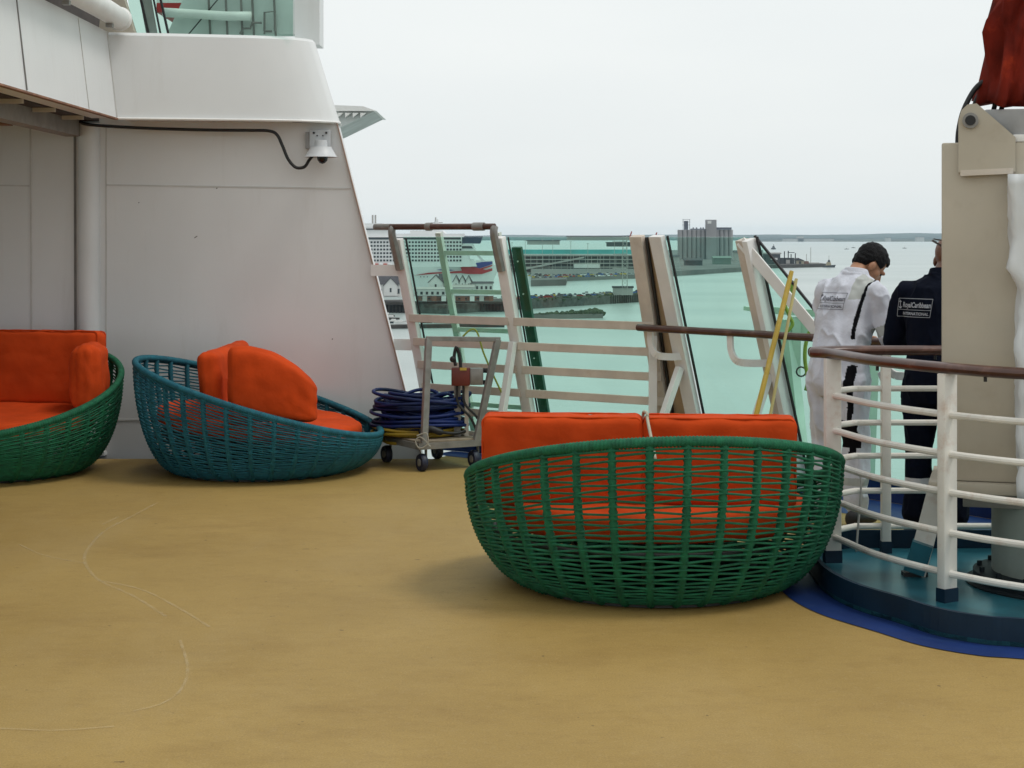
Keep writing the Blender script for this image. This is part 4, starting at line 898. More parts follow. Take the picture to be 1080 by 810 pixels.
MB().bar(at(983, 253.5, 9.9), at(995, 260.5, 9.9), .02, .010).bar(at(984.5, 252, 9.9), at(996, 254, 9.9), .01, .007).build('sunglasses', mat('dark_brown_plastic', (.06, .045, .035), .4), label='brown and white eyewear raised beside the head of the navy man', cat='eyewear')
MB().prism([at(926, 394, 10.5), at(934, 388, 10.5), at(934, 404, 10.5), at(929, 402, 10.5)], (0, .02, .0)).build('paper_sheet', mat('white_paper', (.75, .75, .75), .7), label='small white paper held low between the two men', cat='paper')
# ================================================================ HARBOUR
WZ = -40.0
def sea(u, v, z=WZ):               # point of the harbour plane seen at photograph pixel (u, v)
    D = (EYE-z)*F/(v-HV); return Vector(((u-CX)/F*D, D, z))
def water_material():
    m = bpy.data.materials.new('estuary_water'); m.use_nodes = True; n = m.node_tree; b = n.nodes['Principled BSDF']; lk = n.links.new
    t = n.nodes.new('ShaderNodeTexCoord')
    def nz_(scale, det, st=(1, 1, 1)):
        mp = n.nodes.new('ShaderNodeMapping'); mp.inputs['Scale'].default_value = st; lk(t.outputs['Object'], mp.inputs[0]); k = n.nodes.new('ShaderNodeTexNoise'); k.inputs['Scale'].default_value = scale; k.inputs['Detail'].default_value = det; lk(mp.outputs[0], k.inputs['Vector']); return k.outputs['Fac']
    r = n.nodes.new('ShaderNodeValToRGB'); r.color_ramp.elements[0].position = .35; r.color_ramp.elements[1].position = .65
    r.color_ramp.elements[0].color = (.28, .345, .33, 1); r.color_ramp.elements[1].color = (.38, .44, .425, 1)
    lk(nz_(.004, 6, (.35, 1.6, 1)), r.inputs[0]); lk(r.outputs[0], b.inputs['Base Color'])
    b.inputs['Roughness'].default_value = .28; b.inputs['IOR'].default_value = 1.33
    bp = n.nodes.new('ShaderNodeBump'); bp.inputs['Strength'].default_value = .35; bp.inputs['Distance'].default_value = .5
    lk(nz_(.25, 6), bp.inputs['Height']); lk(bp.outputs[0], b.inputs['Normal']); return m
MB().face([(-11500, -3000, WZ), (11500, -3000, WZ), (11500, 15900, WZ), (-11500, 15900, WZ)]).build('sea', water_material(), kind='structure')
STONE = mat('quay_stone', (.16, .155, .14), .85, var=.2, scale=.05); TARMAC = mat('quay_tarmac', (.14, .14, .135), .9, var=.2, scale=.02)
TIMBER = mat('dark_pier_timber', (.045, .04, .035), .85, var=.25, scale=.3); BUSH = mat('dark_scrub', (.045, .065, .03), .9, var=.3, scale=.3)
HILL = mat('wooded_hill', (.045, .075, .07), .95, var=.25, scale=.003, col2=(.03, .05, .05)); SHORE = mat('low_shore', (.07, .085, .06), .95, var=.3, scale=.006)
SLAB = mat('pale_concrete', (.42, .41, .39), .8, var=.08, scale=.05); WALLW = mat('white_render', (.70, .70, .68), .7, var=.05, scale=.2); ROOFD = mat('slate_roof', (.055, .055, .065), .7, var=.2, scale=.3)
WIN = mat('dark_window', (.03, .04, .05), .15); TEALROOF = mat('teal_sheet_roof', (.05, .34, .34), .5, var=.1, scale=.05); DKST = mat('dark_storey', (.05, .055, .06), .7, var=.2, scale=.05)
BRICK = mat('red_brown_brick', (.22, .10, .07), .85, var=.15, scale=.3); SILO = mat('silo_concrete', (.30, .295, .30), .85, var=.08, scale=.03, dirt_or_light=(.2, .2, .2), dscale=.02); SILOD = mat('silo_dark_gallery', (.10, .11, .15), .7)
def slab_land(name, px, z1, m, back=None, zt=None):
    """land sheet whose seaward edge follows photograph pixels, carried back to depth `back`"""
    e = [sea(u, v) for u, v in px]; k = 1 if back is None else back
    pts = e+([Vector((p.x*k/p.y, k, WZ)) for p in e[::-1]] if back else [])
    mm = MB(); mm.prism([p-Vector((0, 0, .5)) for p in pts], (0, 0, z1-WZ+.5)); return mm.build(name, m, kind='structure')
def ridge(name, D, x0, x1, h, m, seed, thick, n=160, base=0):
    mm = MB(); rr = []
    for i in range(n+1):
        x = x0+(x1-x0)*i/n; f = noise.noise(Vector((i*.06, seed, 0)))*.5+noise.noise(Vector((i*.25, seed, 3)))*.2+noise.noise(Vector((i*.9, seed, 5)))*.08
        t = h(i/n)*(1+.75*f); rr.append([Vector((x, D, WZ-1)), Vector((x, D+thick*.15, WZ+t*.6)), Vector((x, D+thick*.4, WZ+t)), Vector((x, D+thick, WZ-1))])
    mm.loft(rr, closed=True); return mm.build(name, m, smooth=True, kind='structure')
# far shore
ridge('far_hills', 13500, -9000, 9000, lambda f: 42+34*max(0, f-.45)*2, HILL, 1.3, 2500)
ridge('far_shore', 11000, 1500, 9000, lambda f: 9+9*min(1, f*3), SHORE, 4.1, 500, 300)
for k, (u0, u1, h, lb) in enumerate(((826, 879, 9, 'long pale waterfront building on the far shore'), (841, 847, 26, 'tall block standing over the long pale building on the far shore'), (966, 974, 20, 'pale block among trees near the right end of the far shore'), (934, 939, 15, 'small pale house block among the trees on the far shore'))):
    D = 10960; x0, x1 = (u0-CX)/F*D, (u1-CX)/F*D; b = thing('shore_building', ((x0+x1)/2, D, WZ), lb, 'building')
    MB().box(((x0+x1)/2, D, WZ+5+h/2), (x1-x0, 40, h+10)).build('wall', SLAB, b); MB().box(((x0+x1)/2, D, WZ+h+11), (x1-x0+4, 44, 2)).build('roof', ROOFD, b)
# grain silos on their quay
slab_land('silo_quay', [(560, 302), (597, 301), (598, 296.5), (690, 293), (700, 292), (745, 289), (790, 286), (805, 283.5)], WZ+5, TARMAC, 4200)
sil = thing('grain_silos', at(744, 268, 2600)*Vector((1, 1, 0))+Vector((0, 0, -35)) if False else Vector(((744-CX)/F*2600, 2600, -35)), 'row of tall grey grain silos with a square tower on the far quay', 'silo')
mS = 2600/F; zs = lambda v: EYE-(v-HV)*mS; xs_ = lambda u: (u-CX)*mS
cyl = [715+2.35+k*4.85 for k in range(12)]
for k, u in enumerate(cyl):
    for dy in (0, 1): MB().lathe([(3.3, -35), (3.3, zs(242.4))], (xs_(u), 2600+dy*7, 0), 20).build('silo_cylinder', SILO, sil, smooth='auto')
MB().box((xs_(743.9), 2603.5, (zs(242.4)-35)/2), (xs_(772)-xs_(716), 4, zs(242.4)+35)).build('silo_core', SILOD, sil)
def sbox(u0, u1, v0, v1, nm, m, y=2600, d=9): MB().box((xs_((u0+u1)/2), y, (zs(v0)+zs(v1))/2), (xs_(u1)-xs_(u0), d, zs(v0)-zs(v1))).build(nm, m, sil)
sbox(744.2, 755, 231.8, 275, 'tower', SILO, 2598, 14); sbox(745.5, 749.5, 233, 236, 'tower_sign', WALLW, 2590.8, .5); sbox(755.2, 771.2, 239.8, 242.3, 'gallery', SILOD)
sbox(728, 744, 241.2, 242.3, 'conveyor', SILOD, 2600, 4)
for u in (730.5, 734, 738.5, 741): sbox(u, u+1.2, 239.9, 241.2, 'vent', SILOD, 2600, 3)
sbox(721.5, 725.6, 233, 242.3, 'headhouse', SILOD, 2600, 6)
for u in (720.1, 727.0): sbox(u, u+.4, 231.3, 242.3, 'lattice_leg', SILOD, 2598, 1)
for v in (231.3, 234, 237): sbox(719.6, 727.8, v, v+.35, 'lattice_deck', SILOD, 2598, 4)
for (u0, u1, h, D, mm_, lb) in ((703, 716, 9, 2200, SLAB, 'low pale shed on the quay left of the silos'), (752, 770, 8, 2150, mat('grey_green_sheet', (.16, .22, .19), .7), 'long green roofed shed on the quay below the silos'), (774, 792, 12, 2450, SLAB, 'pale shed on the quay right of the silos'), (722, 740, 6, 2080, DKST, 'dark low shed on the quay edge below the silos')):
    x0, x1 = (u0-CX)/F*D, (u1-CX)/F*D; b = thing('quay_shed', ((x0+x1)/2, D, -35), lb, 'shed', 'sheds on the silo quay')
    MB().box(((x0+x1)/2, D, -35+h/2), (x1-x0, 18, h)).build('wall', mm_, b); MB().prism([(x0-1, D-10, -35+h), (x0-1, D, -35+h+2.5), (x0-1, D+10, -35+h)], (x1-x0+2, 0, 0)).build('roof', ROOFD if h != 8 else mm_, b)
# vehicle terminal with the teal roof
Dt = 1880; zt = lambda v: EYE-(v-HV)*Dt/F; xt = lambda u: (u-CX)*Dt/F
tb_ = thing('vehicle_terminal', (xt(615), Dt, -35), 'long dark multi storey vehicle terminal with a teal roof across the harbour', 'car park')
def tbox(u0, u1, v0, v1, nm, m, dy=0, d=30): MB().box((xt((u0+u1)/2), Dt+dy, (zt(v0)+zt(v1))/2), (xt(u1)-xt(u0), d, abs(zt(v0)-zt(v1)))).build(nm, m, tb_)
tbox(530, 700, 268.8, 287, 'dark_block', DKST, 20, 40)
for v in (269.2, 273.2, 277.2, 281.2): tbox(528, 702, v, v+.9, 'floor_slab', SLAB, 14, 36)
tbox(531, 700, 263.4, 268.0, 'roof_screen', TEALROOF, 25, 30); tbox(530, 702, 268.0, 268.9, 'roof_edge', WALLW, 22, 40)
MB().prism([(xt(546), Dt-6, zt(284)), (xt(616), Dt-6, zt(270.5)), (xt(616), Dt-6, zt(272.2)), (xt(546), Dt-6, zt(286))], (0, 4, 0)).build('ramp', SLAB, tb_)
tbox(605, 632, 278.5, 282.5, 'office', WALLW, -8, 8)
for k in range(26): tbox(534+k*6.4, 534.5+k*6.4, 269, 287, 'column', SLAB, -2, 1.2)
# terminal far ships / cranes line behind
for k, (u0, u1, v0, v1, m_, lb) in enumerate(((598, 664, 249.5, 253.5, SLAB, 'long pale shed on the horizon behind the teal roof'), (556, 590, 254, 258, SLAB, 'low pale shed behind the left of the teal roof'), (640, 690, 256, 260, DKST, 'dark shed behind the right of the teal roof'))):
    D = 3000; b = thing('far_shed', ((u0+u1)/2*D/F-CX*D/F, D, -35), lb, 'shed'); z0, z1 = EYE-(v1-HV)*D/F, EYE-(v0-HV)*D/F
    MB().box((((u0+u1)/2-CX)*D/F, D, (z0+z1)/2), ((u1-u0)*D/F, 30, z1-z0)).build('wall', m_, b); MB().box((((u0+u1)/2-CX)*D/F, D, z1+.6), ((u1-u0)*D/F+3, 33, 1.2)).build('roof', ROOFD, b)
# parked cars
CARC = [mat('car_'+n, c, .3) for n, c in (('white', (.7, .7, .7)), ('silver', (.4, .41, .42)), ('black', (.02, .02, .025)), ('red', (.35, .03, .02)), ('blue', (.03, .10, .35)), ('grey', (.12, .13, .14)), ('yellow', (.5, .35, .05)))]
CNAME = ['white', 'silver', 'black', 'red', 'blue', 'dark grey', 'yellow']
def car_mesh(m):
    mb = MB(); mb.prism([(-2.1, -.85, .3), (-2.1, -.85, .8), (-1.9, -.85, .95), (-.9, -.85, 1.0), (1.0, -.85, .98), (1.9, -.85, .85), (2.1, -.85, .6), (2.1, -.85, .3)], (0, 1.7, 0))
    mb.loft([[(-1.7, -.8, .96), (1.1, -.8, .96), (1.1, .8, .96), (-1.7, .8, .96)], [(-1.2, -.65, 1.48), (.5, -.65, 1.48), (.5, .65, 1.48), (-1.2, .65, 1.48)]], mi=1)
    for x in (-1.3, 1.3):
        for y in (-.8, .62): mb.lathe([(.33, 0), (.33, .2)], (x, y, .33), 10, (0, 1, 0), mi=2)
    o = mb.build('parked_car', [m, WIN, BLACK]); me = o.data
    for v in me.vertices: v.co += Vector(o.location)
    bpy.data.objects.remove(o); return me
CARS = [car_mesh(m) for m in CARC]
def cars(n, p0, p1, rows, depth, place, seed, sc_=1.0):
    rnd = random.Random(seed)
    for r in range(rows):
        for i in range(n):
            c = rnd.randrange(len(CARS)); p = p0.lerp(p1, (i+rnd.uniform(.2, .8))/n)+Vector((0, r*depth, 0))
            o = bpy.data.objects.new('parked_car', CARS[c]); COL.objects.link(o); o.location = p; o.rotation_euler = (0, 0, R(90)+rnd.uniform(-.1, .1) if rnd.random() < .7 else rnd.uniform(-.2, .2)); o.scale = (sc_,)*3 if rnd.random() < .8 else (sc_*1.3, sc_*1.15, sc_*1.5)
            o['_w'] = tuple(p); tag(o, f'tiny {CNAME[c]} car parked {place}', 'car', f'{CNAME[c]} cars parked {place}')
def qz(u, v, z): return sea(u, v, z)
cars(34, qz(552, 291.5, -35), qz(690, 289.5, -35), 1, 0, 'on the far quay in front of the vehicle terminal', 1, 1.15)
cars(26, qz(560, 293.5, -35)+Vector((0, 3, 0)), qz(650, 291.5, -35)+Vector((0, 3, 0)), 1, 0, 'along the edge of the far quay', 2, 1.1)
# lamp posts on the quays
for k, (u, v0, v1, D) in enumerate(((554, 254, 288, 1800), (572, 252, 288, 1800), (583, 253, 288, 1750), (620, 257, 290, 1720), (602, 255, 288, 1800), (648, 252, 288, 1800), (633, 268, 290, 1700), (690, 262, 290, 1800), (540, 256, 288, 1800))):
    x = (u-CX)/F*D; z0, z1 = EYE-(v1-HV)*D/F, EYE-(v0-HV)*D/F
    b = thing('lamp_post', (x, D, z0), 'thin tall lamp post on the far quay by the vehicle terminal', 'lamp post', 'lamp posts on the far quay')
    MB().tube([(x, D, z0), (x, D, z1)], .22, 6).build('pole', SLAB, b); MB().box((x, D, z1), (2.6, .5, .4)).build('lamp_head', SLAB, b)
# pier strip with parked cars and a lattice mast
ps0, ps1 = sea(540, 327), sea(700, 317); dv = (ps1-ps0).normalized(); nv = Vector((-dv.y, dv.x, 0)); nv = nv if nv.y > 0 else -nv
MB().prism([ps0-dv*60, ps1, ps1+nv*30, ps0+nv*30-dv*60], (0, 0, 5.0)).build('middle_pier', mat('pier_wall', (.09, .095, .085), .9, var=.3, scale=.35), kind='structure')
lumps = MB(); rnd = random.Random(5)
for i in range(90):
    p = ps0.lerp(ps1, rnd.random())+nv*rnd.uniform(.5, 3); lumps.ball(p+Vector((0, 0, rnd.uniform(4.2, 5.1))), (rnd.uniform(1, 2.6), rnd.uniform(1, 2), rnd.uniform(.6, 1.5)), 1)
for v in lumps.bm.verts: v.co += Vector((noise.noise(v.co*.8), noise.noise(v.co*.8+Vector((9, 0, 0))), noise.noise(v.co*.8+Vector((0, 9, 0)))))*.7
lumps.build('pier_scrub', BUSH, kind='stuff')
cars(34, ps0+nv*8+Vector((0, 0, 5)), ps1+nv*8+Vector((0, 0, 5)), 1, 0, 'in a row along the middle pier', 3)
cars(26, ps0+nv*18+Vector((0, 0, 5)), ps1+nv*18+Vector((0, 0, 5)), 1, 0, 'in the back row of the middle pier', 4)
for i in range(26):
    p = ps0.lerp(ps1, .62+.38*i/25)-nv*.3; tag(MB().tube([p-Vector((0, 0, 1)), p+Vector((0, 0, 5.2))], .35, 6).build('pier_pile', TIMBER), 'dark timber pile along the front of the middle pier', 'pile', 'piles of the middle pier')
Dm = 1045; mx_ = (659-CX)/F*Dm; zq = -35
lm = thing('lattice_mast', (mx_, Dm, zq), 'tall thin lattice mast with a small hut at its foot on the middle pier', 'mast')
MB().box((mx_-1, Dm+4, zq+2.2), (12, 6, 4.4)).build('hut', SLAB, lm); MB().box((mx_-1, Dm+4, zq+4.9), (13, 7, 1)).build('hut_roof', ROOFD, lm)
zt_ = EYE-(249-HV)*Dm/F
for dx in (-1, 1):
    for dy in (-1, 1): MB().tube([(mx_+dx*1.6, Dm+dy*1.6, zq), (mx_+dx*1.1, Dm+dy*1.1, zt_)], .13, 5).build('mast_leg', SLAB, lm)
br_ = MB()
for i in range(14):
    z = zq+4+(zt_-zq-4)*i/14; z2 = zq+4+(zt_-zq-4)*(i+1)/14
    for a, b in (((-1.4, -1.4), (1.4, -1.4)), ((1.4, -1.4), (1.4, 1.4))): br_.tube([(mx_+a[0], Dm+a[1], z), (mx_+b[0], Dm+b[1], z2)], .08, 4); br_.tube([(mx_+b[0], Dm+b[1], z), (mx_+a[0], Dm+a[1], z2)], .08, 4)
br_.build('lattice_bracing', SLAB, lm)
for v in (255, 268, 283): MB().box((mx_-3, Dm, EYE-(v-HV)*Dm/F), (9, .6, .5)).build('cross_arm', SLAB, lm)
for (u, v, nm) in ((665.5, 247, 'far red crane jib tip just above the glass, left of the double post'), (692, 248, 'far small crane tip just above the double post')):
    D = 2500; b = thing('far_crane', ((u-CX)/F*D, D, -35), nm, 'crane'); x = (u-CX)/F*D; z = EYE-(v-HV)*D/F
    MB().tube([(x, D, -35), (x, D, z-2)], .8, 6).build('crane_mast', SLAB, b); MB().bar((x-1.5, D, z-4), (x+1, D, z+4), 1.8, 1.8).build('jib_tip', mat('crane_red', (.35, .04, .03), .5), b)
# breakwater stub
p0, p1 = sea(556, 337), sea(636, 335.5); MB().prism([p0, p1, p1+Vector((0, 14, 0)), p0+Vector((0, 14, 0))], (0, 0, 2.2)).build('breakwater', STONE, kind='structure')
bk = MB(); rnd = random.Random(9)
for i in range(150):
    f = rnd.random(); p = p0.lerp(p1, f)+Vector((0, rnd.uniform(1, 12), 0)); s = .4+1.3*f; bk.ball(p+Vector((0, 0, 2+rnd.uniform(0, 1.6)*f)), (s*1.5, s*1.2, s*rnd.uniform(.6, 1.1)), 1)
for v in bk.bm.verts: v.co += Vector((noise.noise(v.co*.9), noise.noise(v.co*.9+Vector((9, 0, 0))), noise.noise(v.co*.9+Vector((0, 9, 0)))))*.6
bk.build('breakwater_scrub', BUSH, kind='stuff')
# left pier with houses
lp0, lp1 = sea(340, 331), sea(534, 329); Dp = lp0.y
MB().prism([lp0+Vector((0, 0, 4.5)), lp1+Vector((0, 0, 4.5)), lp1+Vector((0, 40, 4.5)), lp0+Vector((0, 40, 4.5))], (0, 0, 1.2)).build('house_pier', TIMBER, kind='structure')
rnd = random.Random(12)
for i in range(52):
    p = lp0.lerp(lp1, (i+.5)/52)+Vector((0, 1+rnd.uniform(0, 4), -1)); tag(MB().tube([p, p+Vector((0, 0, 6.4))], .42, 6).build('pier_pile', TIMBER), 'dark timber pile under the pier with the white houses', 'pile', 'piles of the house pier')
MB().prism([lp0+Vector((0, 6, 0)), lp1+Vector((0, 6, 0)), lp1+Vector((0, 7, 0)), lp0+Vector((0, 7, 0))], (0, 0, 4.4)).build('pier_shade_sheet', mat('under_pier_shadow', (.02, .02, .02), .9), kind='structure')  # black sheet put in as the shade beneath the pier deck
def px_at(u, v, D): return Vector(((u-CX)/F*D, D, EYE-(v-HV)*D/F))
def gable_house(u0, u1, v0, v1, vr, D, label, wallm=WALLW, depth=10, nw=2, rows=1, roofside=0):
    a, b = px_at(u0, v0, D), px_at(u1, v1, D); zb_, ze, zr = b.z, a.z, EYE-(vr-HV)*D/F; x0, x1 = a.x, b.x; xm = (x0+x1)/2
    h = thing('pier_house', (xm, D, zb_), label, 'house', 'white houses on the pier')
    MB().prism([(x0, D, zb_), (x1, D, zb_), (x1, D, ze), (xm, D, zr), (x0, D, ze)], (0, depth, 0)).build('wall', wallm, h)
    r_ = MB(); t = .35
    for s0, s1 in ((x0-.5, xm), (x1+.5, xm)):
        r_.prism([(s0, D-.5, ze-.3), (s1, D-.5, zr+.1), (s1, D-.5, zr+.1+t), (s0, D-.5, ze-.3+t)], (0, depth+1, 0))
    r_.build('roof', ROOFD, h)
    for r in range(rows):
        for i in range(nw):
            x = x0+(x1-x0)*(i+.7)/(nw+.4); z = zb_+(ze-zb_)*(r+.55)/rows; MB().box((x, D-.05, z), ((x1-x0)*.09+.3, .12, (ze-zb_)/rows*.4)).build('window', WIN, h)
def long_house(u0, u1, v0, v1, D, label, wallm, vr, depth=9, nw=6, roofm=None):
    a, b = px_at(u0, v0, D), px_at(u1, v1, D); x0, x1 = a.x, b.x; zr = EYE-(vr-HV)*D/F
    h = thing('pier_house', ((x0+x1)/2, D, b.z), label, 'house', 'white houses on the pier')
    MB().box(((x0+x1)/2, D+depth/2, (a.z+b.z)/2), (x1-x0, depth, a.z-b.z)).build('wall', wallm, h)
    MB().prism([(x0-.4, D-.5, a.z), (x0-.4, D+depth/2, zr), (x0-.4, D+depth+.5, a.z)], (x1-x0+.8, 0, 0)).build('roof', roofm or ROOFD, h)
    for i in range(nw): MB().box((x0+(x1-x0)*(i+.5)/nw, D-.05, a.z*.45+b.z*.55), ((x1-x0)/nw*.45, .12, (a.z-b.z)*.4)).build('window', WIN, h)
long_house(396, 424, 300, 313, Dp+14, 'white house with a steep dark roof nearest the deck house edge', WALLW, 289, 12, 3)
gable_house(405, 419, 301, 312, 293.5, Dp+12, 'white gabled porch in front of the steep dark roof', nw=1)
gable_house(452, 467, 298, 305, 290.5, Dp+24, 'white house with one broad gable left of the ladder', nw=1)
long_house(463, 472, 298, 306, Dp+30, 'narrow dark roofed wing beside the broad gabled house', WALLW, 289, 9, 2)
for k, u in enumerate((478, 484.6, 491.2)): gable_house(u, u+6, 297.5, 303.5, 291, Dp+24, ('left', 'middle', 'right')[k]+' of three small pointed white gables seen through the ladder', nw=1)
long_house(476, 500, 303, 309, Dp+20, 'two storey white range under the three pointed gables', WALLW, 300, 8, 6, SLAB)
long_house(436, 476, 305, 312.5, Dp+12, 'long white building in front of the broad gable', WALLW, 303, 9, 7, SLAB)
long_house(496, 520, 299, 307, Dp+24, 'low white building with a dark roof right of the three gables', WALLW, 297, 8, 5)
long_house(430, 520, 312.5, 317, Dp+5, 'long brown brick shed along the pier edge', BRICK, 312, 5, 14)
for k in range(9):
    u = 438+k*10; tag(MB().box(px_at(u, 315, Dp+3), (2.4, 1.5, 2.6)).build('pier_hut', [WALLW, SLAB, BRICK][k % 3]), 'small hut on the pier edge below the white houses', 'hut', 'small huts on the pier edge')
# floating landing stage with boats
MB().prism([sea(396, 347), sea(532, 345), sea(532, 345)+Vector((0, 8, 0)), sea(396, 347)+Vector((0, 8, 0))], (0, 0, 1.6)).build('landing_stage', TIMBER, kind='structure')
def boat(c, L_, label, group, hullm, cab=True, mast=0):
    o = thing('small_boat', c, label, 'boat', group); c = Vector(c)
    MB().loft([[c+Vector((x*L_, y*w_*L_, z*L_)) for y, z in ((-1, .12), (-.7, -.04), (.7, -.04), (1, .12))] for x, w_ in ((-.5, .13), (-.2, .16), (.15, .15), (.35, .09), (.5, .01))]).build('hull', hullm, o)
    if cab: MB().box(c+Vector((-.05*L_, 0, .19*L_)), (.35*L_, .2*L_, .14*L_), bev=.02*L_).build('cabin', WALLW, o)
    if mast: MB().tube([c+Vector((0, 0, .1*L_)), c+Vector((0, 0, mast*L_))], .012*L_, 5).build('mast', SLAB, o)
rnd = random.Random(21)
for k in range(18):
    u = 402+k*6.9; s = sea(u, 343.5-.01*(u-400)+rnd.uniform(-.7, .7)); boat(s+Vector((0, 0, 1.3)), rnd.uniform(4.5, 6.5), 'small motor boat lying at the dark landing stage below the pier', 'boats at the landing stage', (WALLW, WIN, WALLW)[k % 3])
for u, v in ((398, 336), (403, 338), (408, 334), (413, 337)): boat(sea(u, v), 8, 'small dark boat moored between the pier and the landing stage', 'boats moored under the pier', TIMBER, True)
for u, v, lb in ((893, 263, 'tiny dark boat far out on the open water, leftmost of the group'), (900, 261.5, 'faint tiny boat just right of the leftmost far boat'), (921, 266, 'tiny sailing boat far out, nearest of the group on the open water'), (954, 262, 'tiny boat far out on the water near the navy man')):
    boat(sea(u, v), 13, lb, 'far boats on the open water', WIN, True, .7)
# cruise ship
Ds = 1150; k_ = Ds/F
def sp(u, v, y=0): return Vector(((u-CX)*(Ds)/F, Ds+y, EYE-(v-HV)*Ds/F))
cs = thing('cruise_ship', sp(440, 312), 'large white cruise ship moored behind the pier, red and blue flag pattern on its bow', 'cruise ship')
SHIPW = mat('ship_white', (.72, .73, .73), .45, var=.03, scale=.05)
hl = MB(); prof = [(260, 1.0), (330, 1.0), (430, 1.0), (468, .92), (495, .70), (512, .38), (522, .12), (527, .01)]
rings = []
for u, wv in prof:
    f = max(0, (u-468)/60); ztop = EYE-((281.5-2.0*f)-HV)*k_; zl = WZ-1; c0 = sp(u, 300).x; cb = sp(u-14*f, 300).x
    rings.append([Vector((c0, Ds+18-18*wv, ztop)), Vector((cb, Ds+18-16*wv*.9, zl)), Vector((cb, Ds+18+16*wv*.9, zl)), Vector((c0, Ds+18+18*wv, ztop))])
hl.loft(rings); hull = hl.build('hull', SHIPW, cs, smooth='auto')
def shbox(u0, u1, v0, v1, nm, m, y0=1.5, y1=34.5, sl=0):
    a, b, c, d = sp(u0, v1, y0), sp(u1, v1, y0), sp(u1-sl, v0, y0), sp(u0, v0, y0); return MB().prism([a, b, c, d], (0, y1-y0, 0)).build(nm, m, cs)
shbox(260, 487, 250, 281.6, 'cabin_block', SHIPW, .8, 35); shbox(260, 497, 268, 281.4, 'forward_block', SHIPW, 2, 34, 4); shbox(260, 503, 274, 281.2, 'bow_block', SHIPW, 4, 32, 3)
shbox(470, 503, 258, 266.5, 'bridge_tier', SHIPW, 2.4, 33.5, 5); bgw = shbox(484, 499, 259.5, 262, 'bridge_windows', WIN, 1.9, 33.8, 2); shbox(486, 506, 249.2, 257, 'dark_screen', mat('ship_navy', (.015, .04, .09), .3), 6, 30, -3)
shbox(260, 489, 246.4, 250.2, 'upper_deck', SHIPW, 3, 33); shbox(280, 486, 250.3, 252.6, 'pool_deck_windows', WIN, .5, 3); shbox(432, 470, 243, 246.6, 'lido_dome', SHIPW, 6, 30, 4)
shbox(300, 412, 239, 246.5, 'aft_house', SHIPW, 4, 32, 3); shbox(260, 405, 235.5, 239.2, 'aft_top', SHIPW, 6, 30, 2); shbox(320, 410, 241, 242.3, 'aft_windows', WIN, 3.4, 5)
MB().tube([sp(457, 247, 15), sp(458.5, 229, 15)], .5, 6).build('mast', SLAB, cs); MB().tube([sp(450, 235, 15), sp(466, 234.6, 15)], .3, 5).build('mast_yard', SLAB, cs); MB().prism([sp(455, 246, 12), sp(463, 246, 12), sp(461, 231, 12), sp(459, 231, 12)], (0, 5, 0)).build('radar_tower', SHIPW, cs)
for u in (391.5, 394.5): MB().tube([sp(u, 237, 12), sp(u, 226.5, 12)], .6, 8).build('funnel_pipe', SLAB, cs)
LB = mat('lifeboat_red', (.45, .05, .02), .5)
for i in range(6): MB().box(sp(388+i*4.6, 279, -.4), (2.6, 1.6, 1.4), bev=.4).build('lifeboat', [LB, SHIPW][i % 2], cs)
# balconies
wins = []
for r in range(6):
    v = 254.4+r*3.85
    for c in range(31):
        u = 384+c*3.35
        if u < 486.5: wins.append((u, v))
wm = None
def winbox(mb, u, v): a = sp(u, v, .70); mb.box(a+Vector((.5*2.1*k_, 0, -.5*2.1*k_)), (2.15*k_, .2, 2.0*k_)); return mb
for (u, v) in wins[:100]:
    if wm is None: wm = winbox(MB(), u, v).build('balcony', WIN, cs); u0_, v0_ = u, v
    else:
        c = wm.copy(); COL.objects.link(c); c.parent = cs; c.location = sp(u, v)-sp(u0_, v0_)
rest = MB()
for (u, v) in wins[100:]: winbox(rest, u, v)
tag(rest.build('lower_balconies', WIN, cs), kind='stuff')
for i in range(3): tag(MB().bar(sp(443+i*3.6, 292, -.2 if False else .3), sp(444.2+i*3.6, 292, .3), 1, .5).build('porthole', WIN, cs))
# flag pattern on the bow, laid along the hull side
def hullside(u, v):
    uu = max(260, min(526.5, u))
    for (a, wa), (b, wb) in zip(prof, prof[1:]):
        if a <= uu <= b: wv = wa+(wb-wa)*(uu-a)/(b-a)
    t = (v-281)/(312-281); return sp(u, v, 18-(18*(1-t)+14.4*t)*wv-1.3)
def hullpatch(px, nm, m):
    bm = bmesh.new(); vs = [bm.verts.new((u, v, 0)) for u, v in px]; bm.faces.new(vs); bmesh.ops.triangulate(bm, faces=bm.faces)
    bmesh.ops.subdivide_edges(bm, edges=bm.edges, cuts=5, use_grid_fill=True)
    bmesh.ops.triangulate(bm, faces=bm.faces); mb = MB(); 
    for f in bm.faces: mb.face([hullside(v.co.x, v.co.y) for v in f.verts])
    bm.free(); return mb.build(nm, m, cs)
FR = mat('flag_red', (.38, .02, .03), .45); FB = mat('flag_blue', (.02, .04, .22), .45)
hullpatch([(436, 290.6), (452, 287.6), (476, 286.4), (487, 285.6), (485, 280.5), (490, 279), (498, 285), (512, 285), (519, 283.2), (519, 286), (508, 289.4), (494, 289.2), (486, 288.2), (462, 288.6)], 'red_flag_stroke', FR)
hullpatch([(494, 278.6), (508, 276.5), (519, 276), (519, 279), (505, 283.5), (499, 283.6)], 'blue_flag_field', FB)
hullpatch([(460, 284.6), (468, 283.6), (480, 285.0), (472, 285.8)], 'blue_flag_wave', FB)
shbox(489, 521, 275.2, 280.8, 'bow_bulwark', SHIPW, 15, 21, 2)
hullpatch([(503, 284.4), (519, 279.6), (519, 281.0), (507, 284.8)], 'red_flag_stripe', FR)
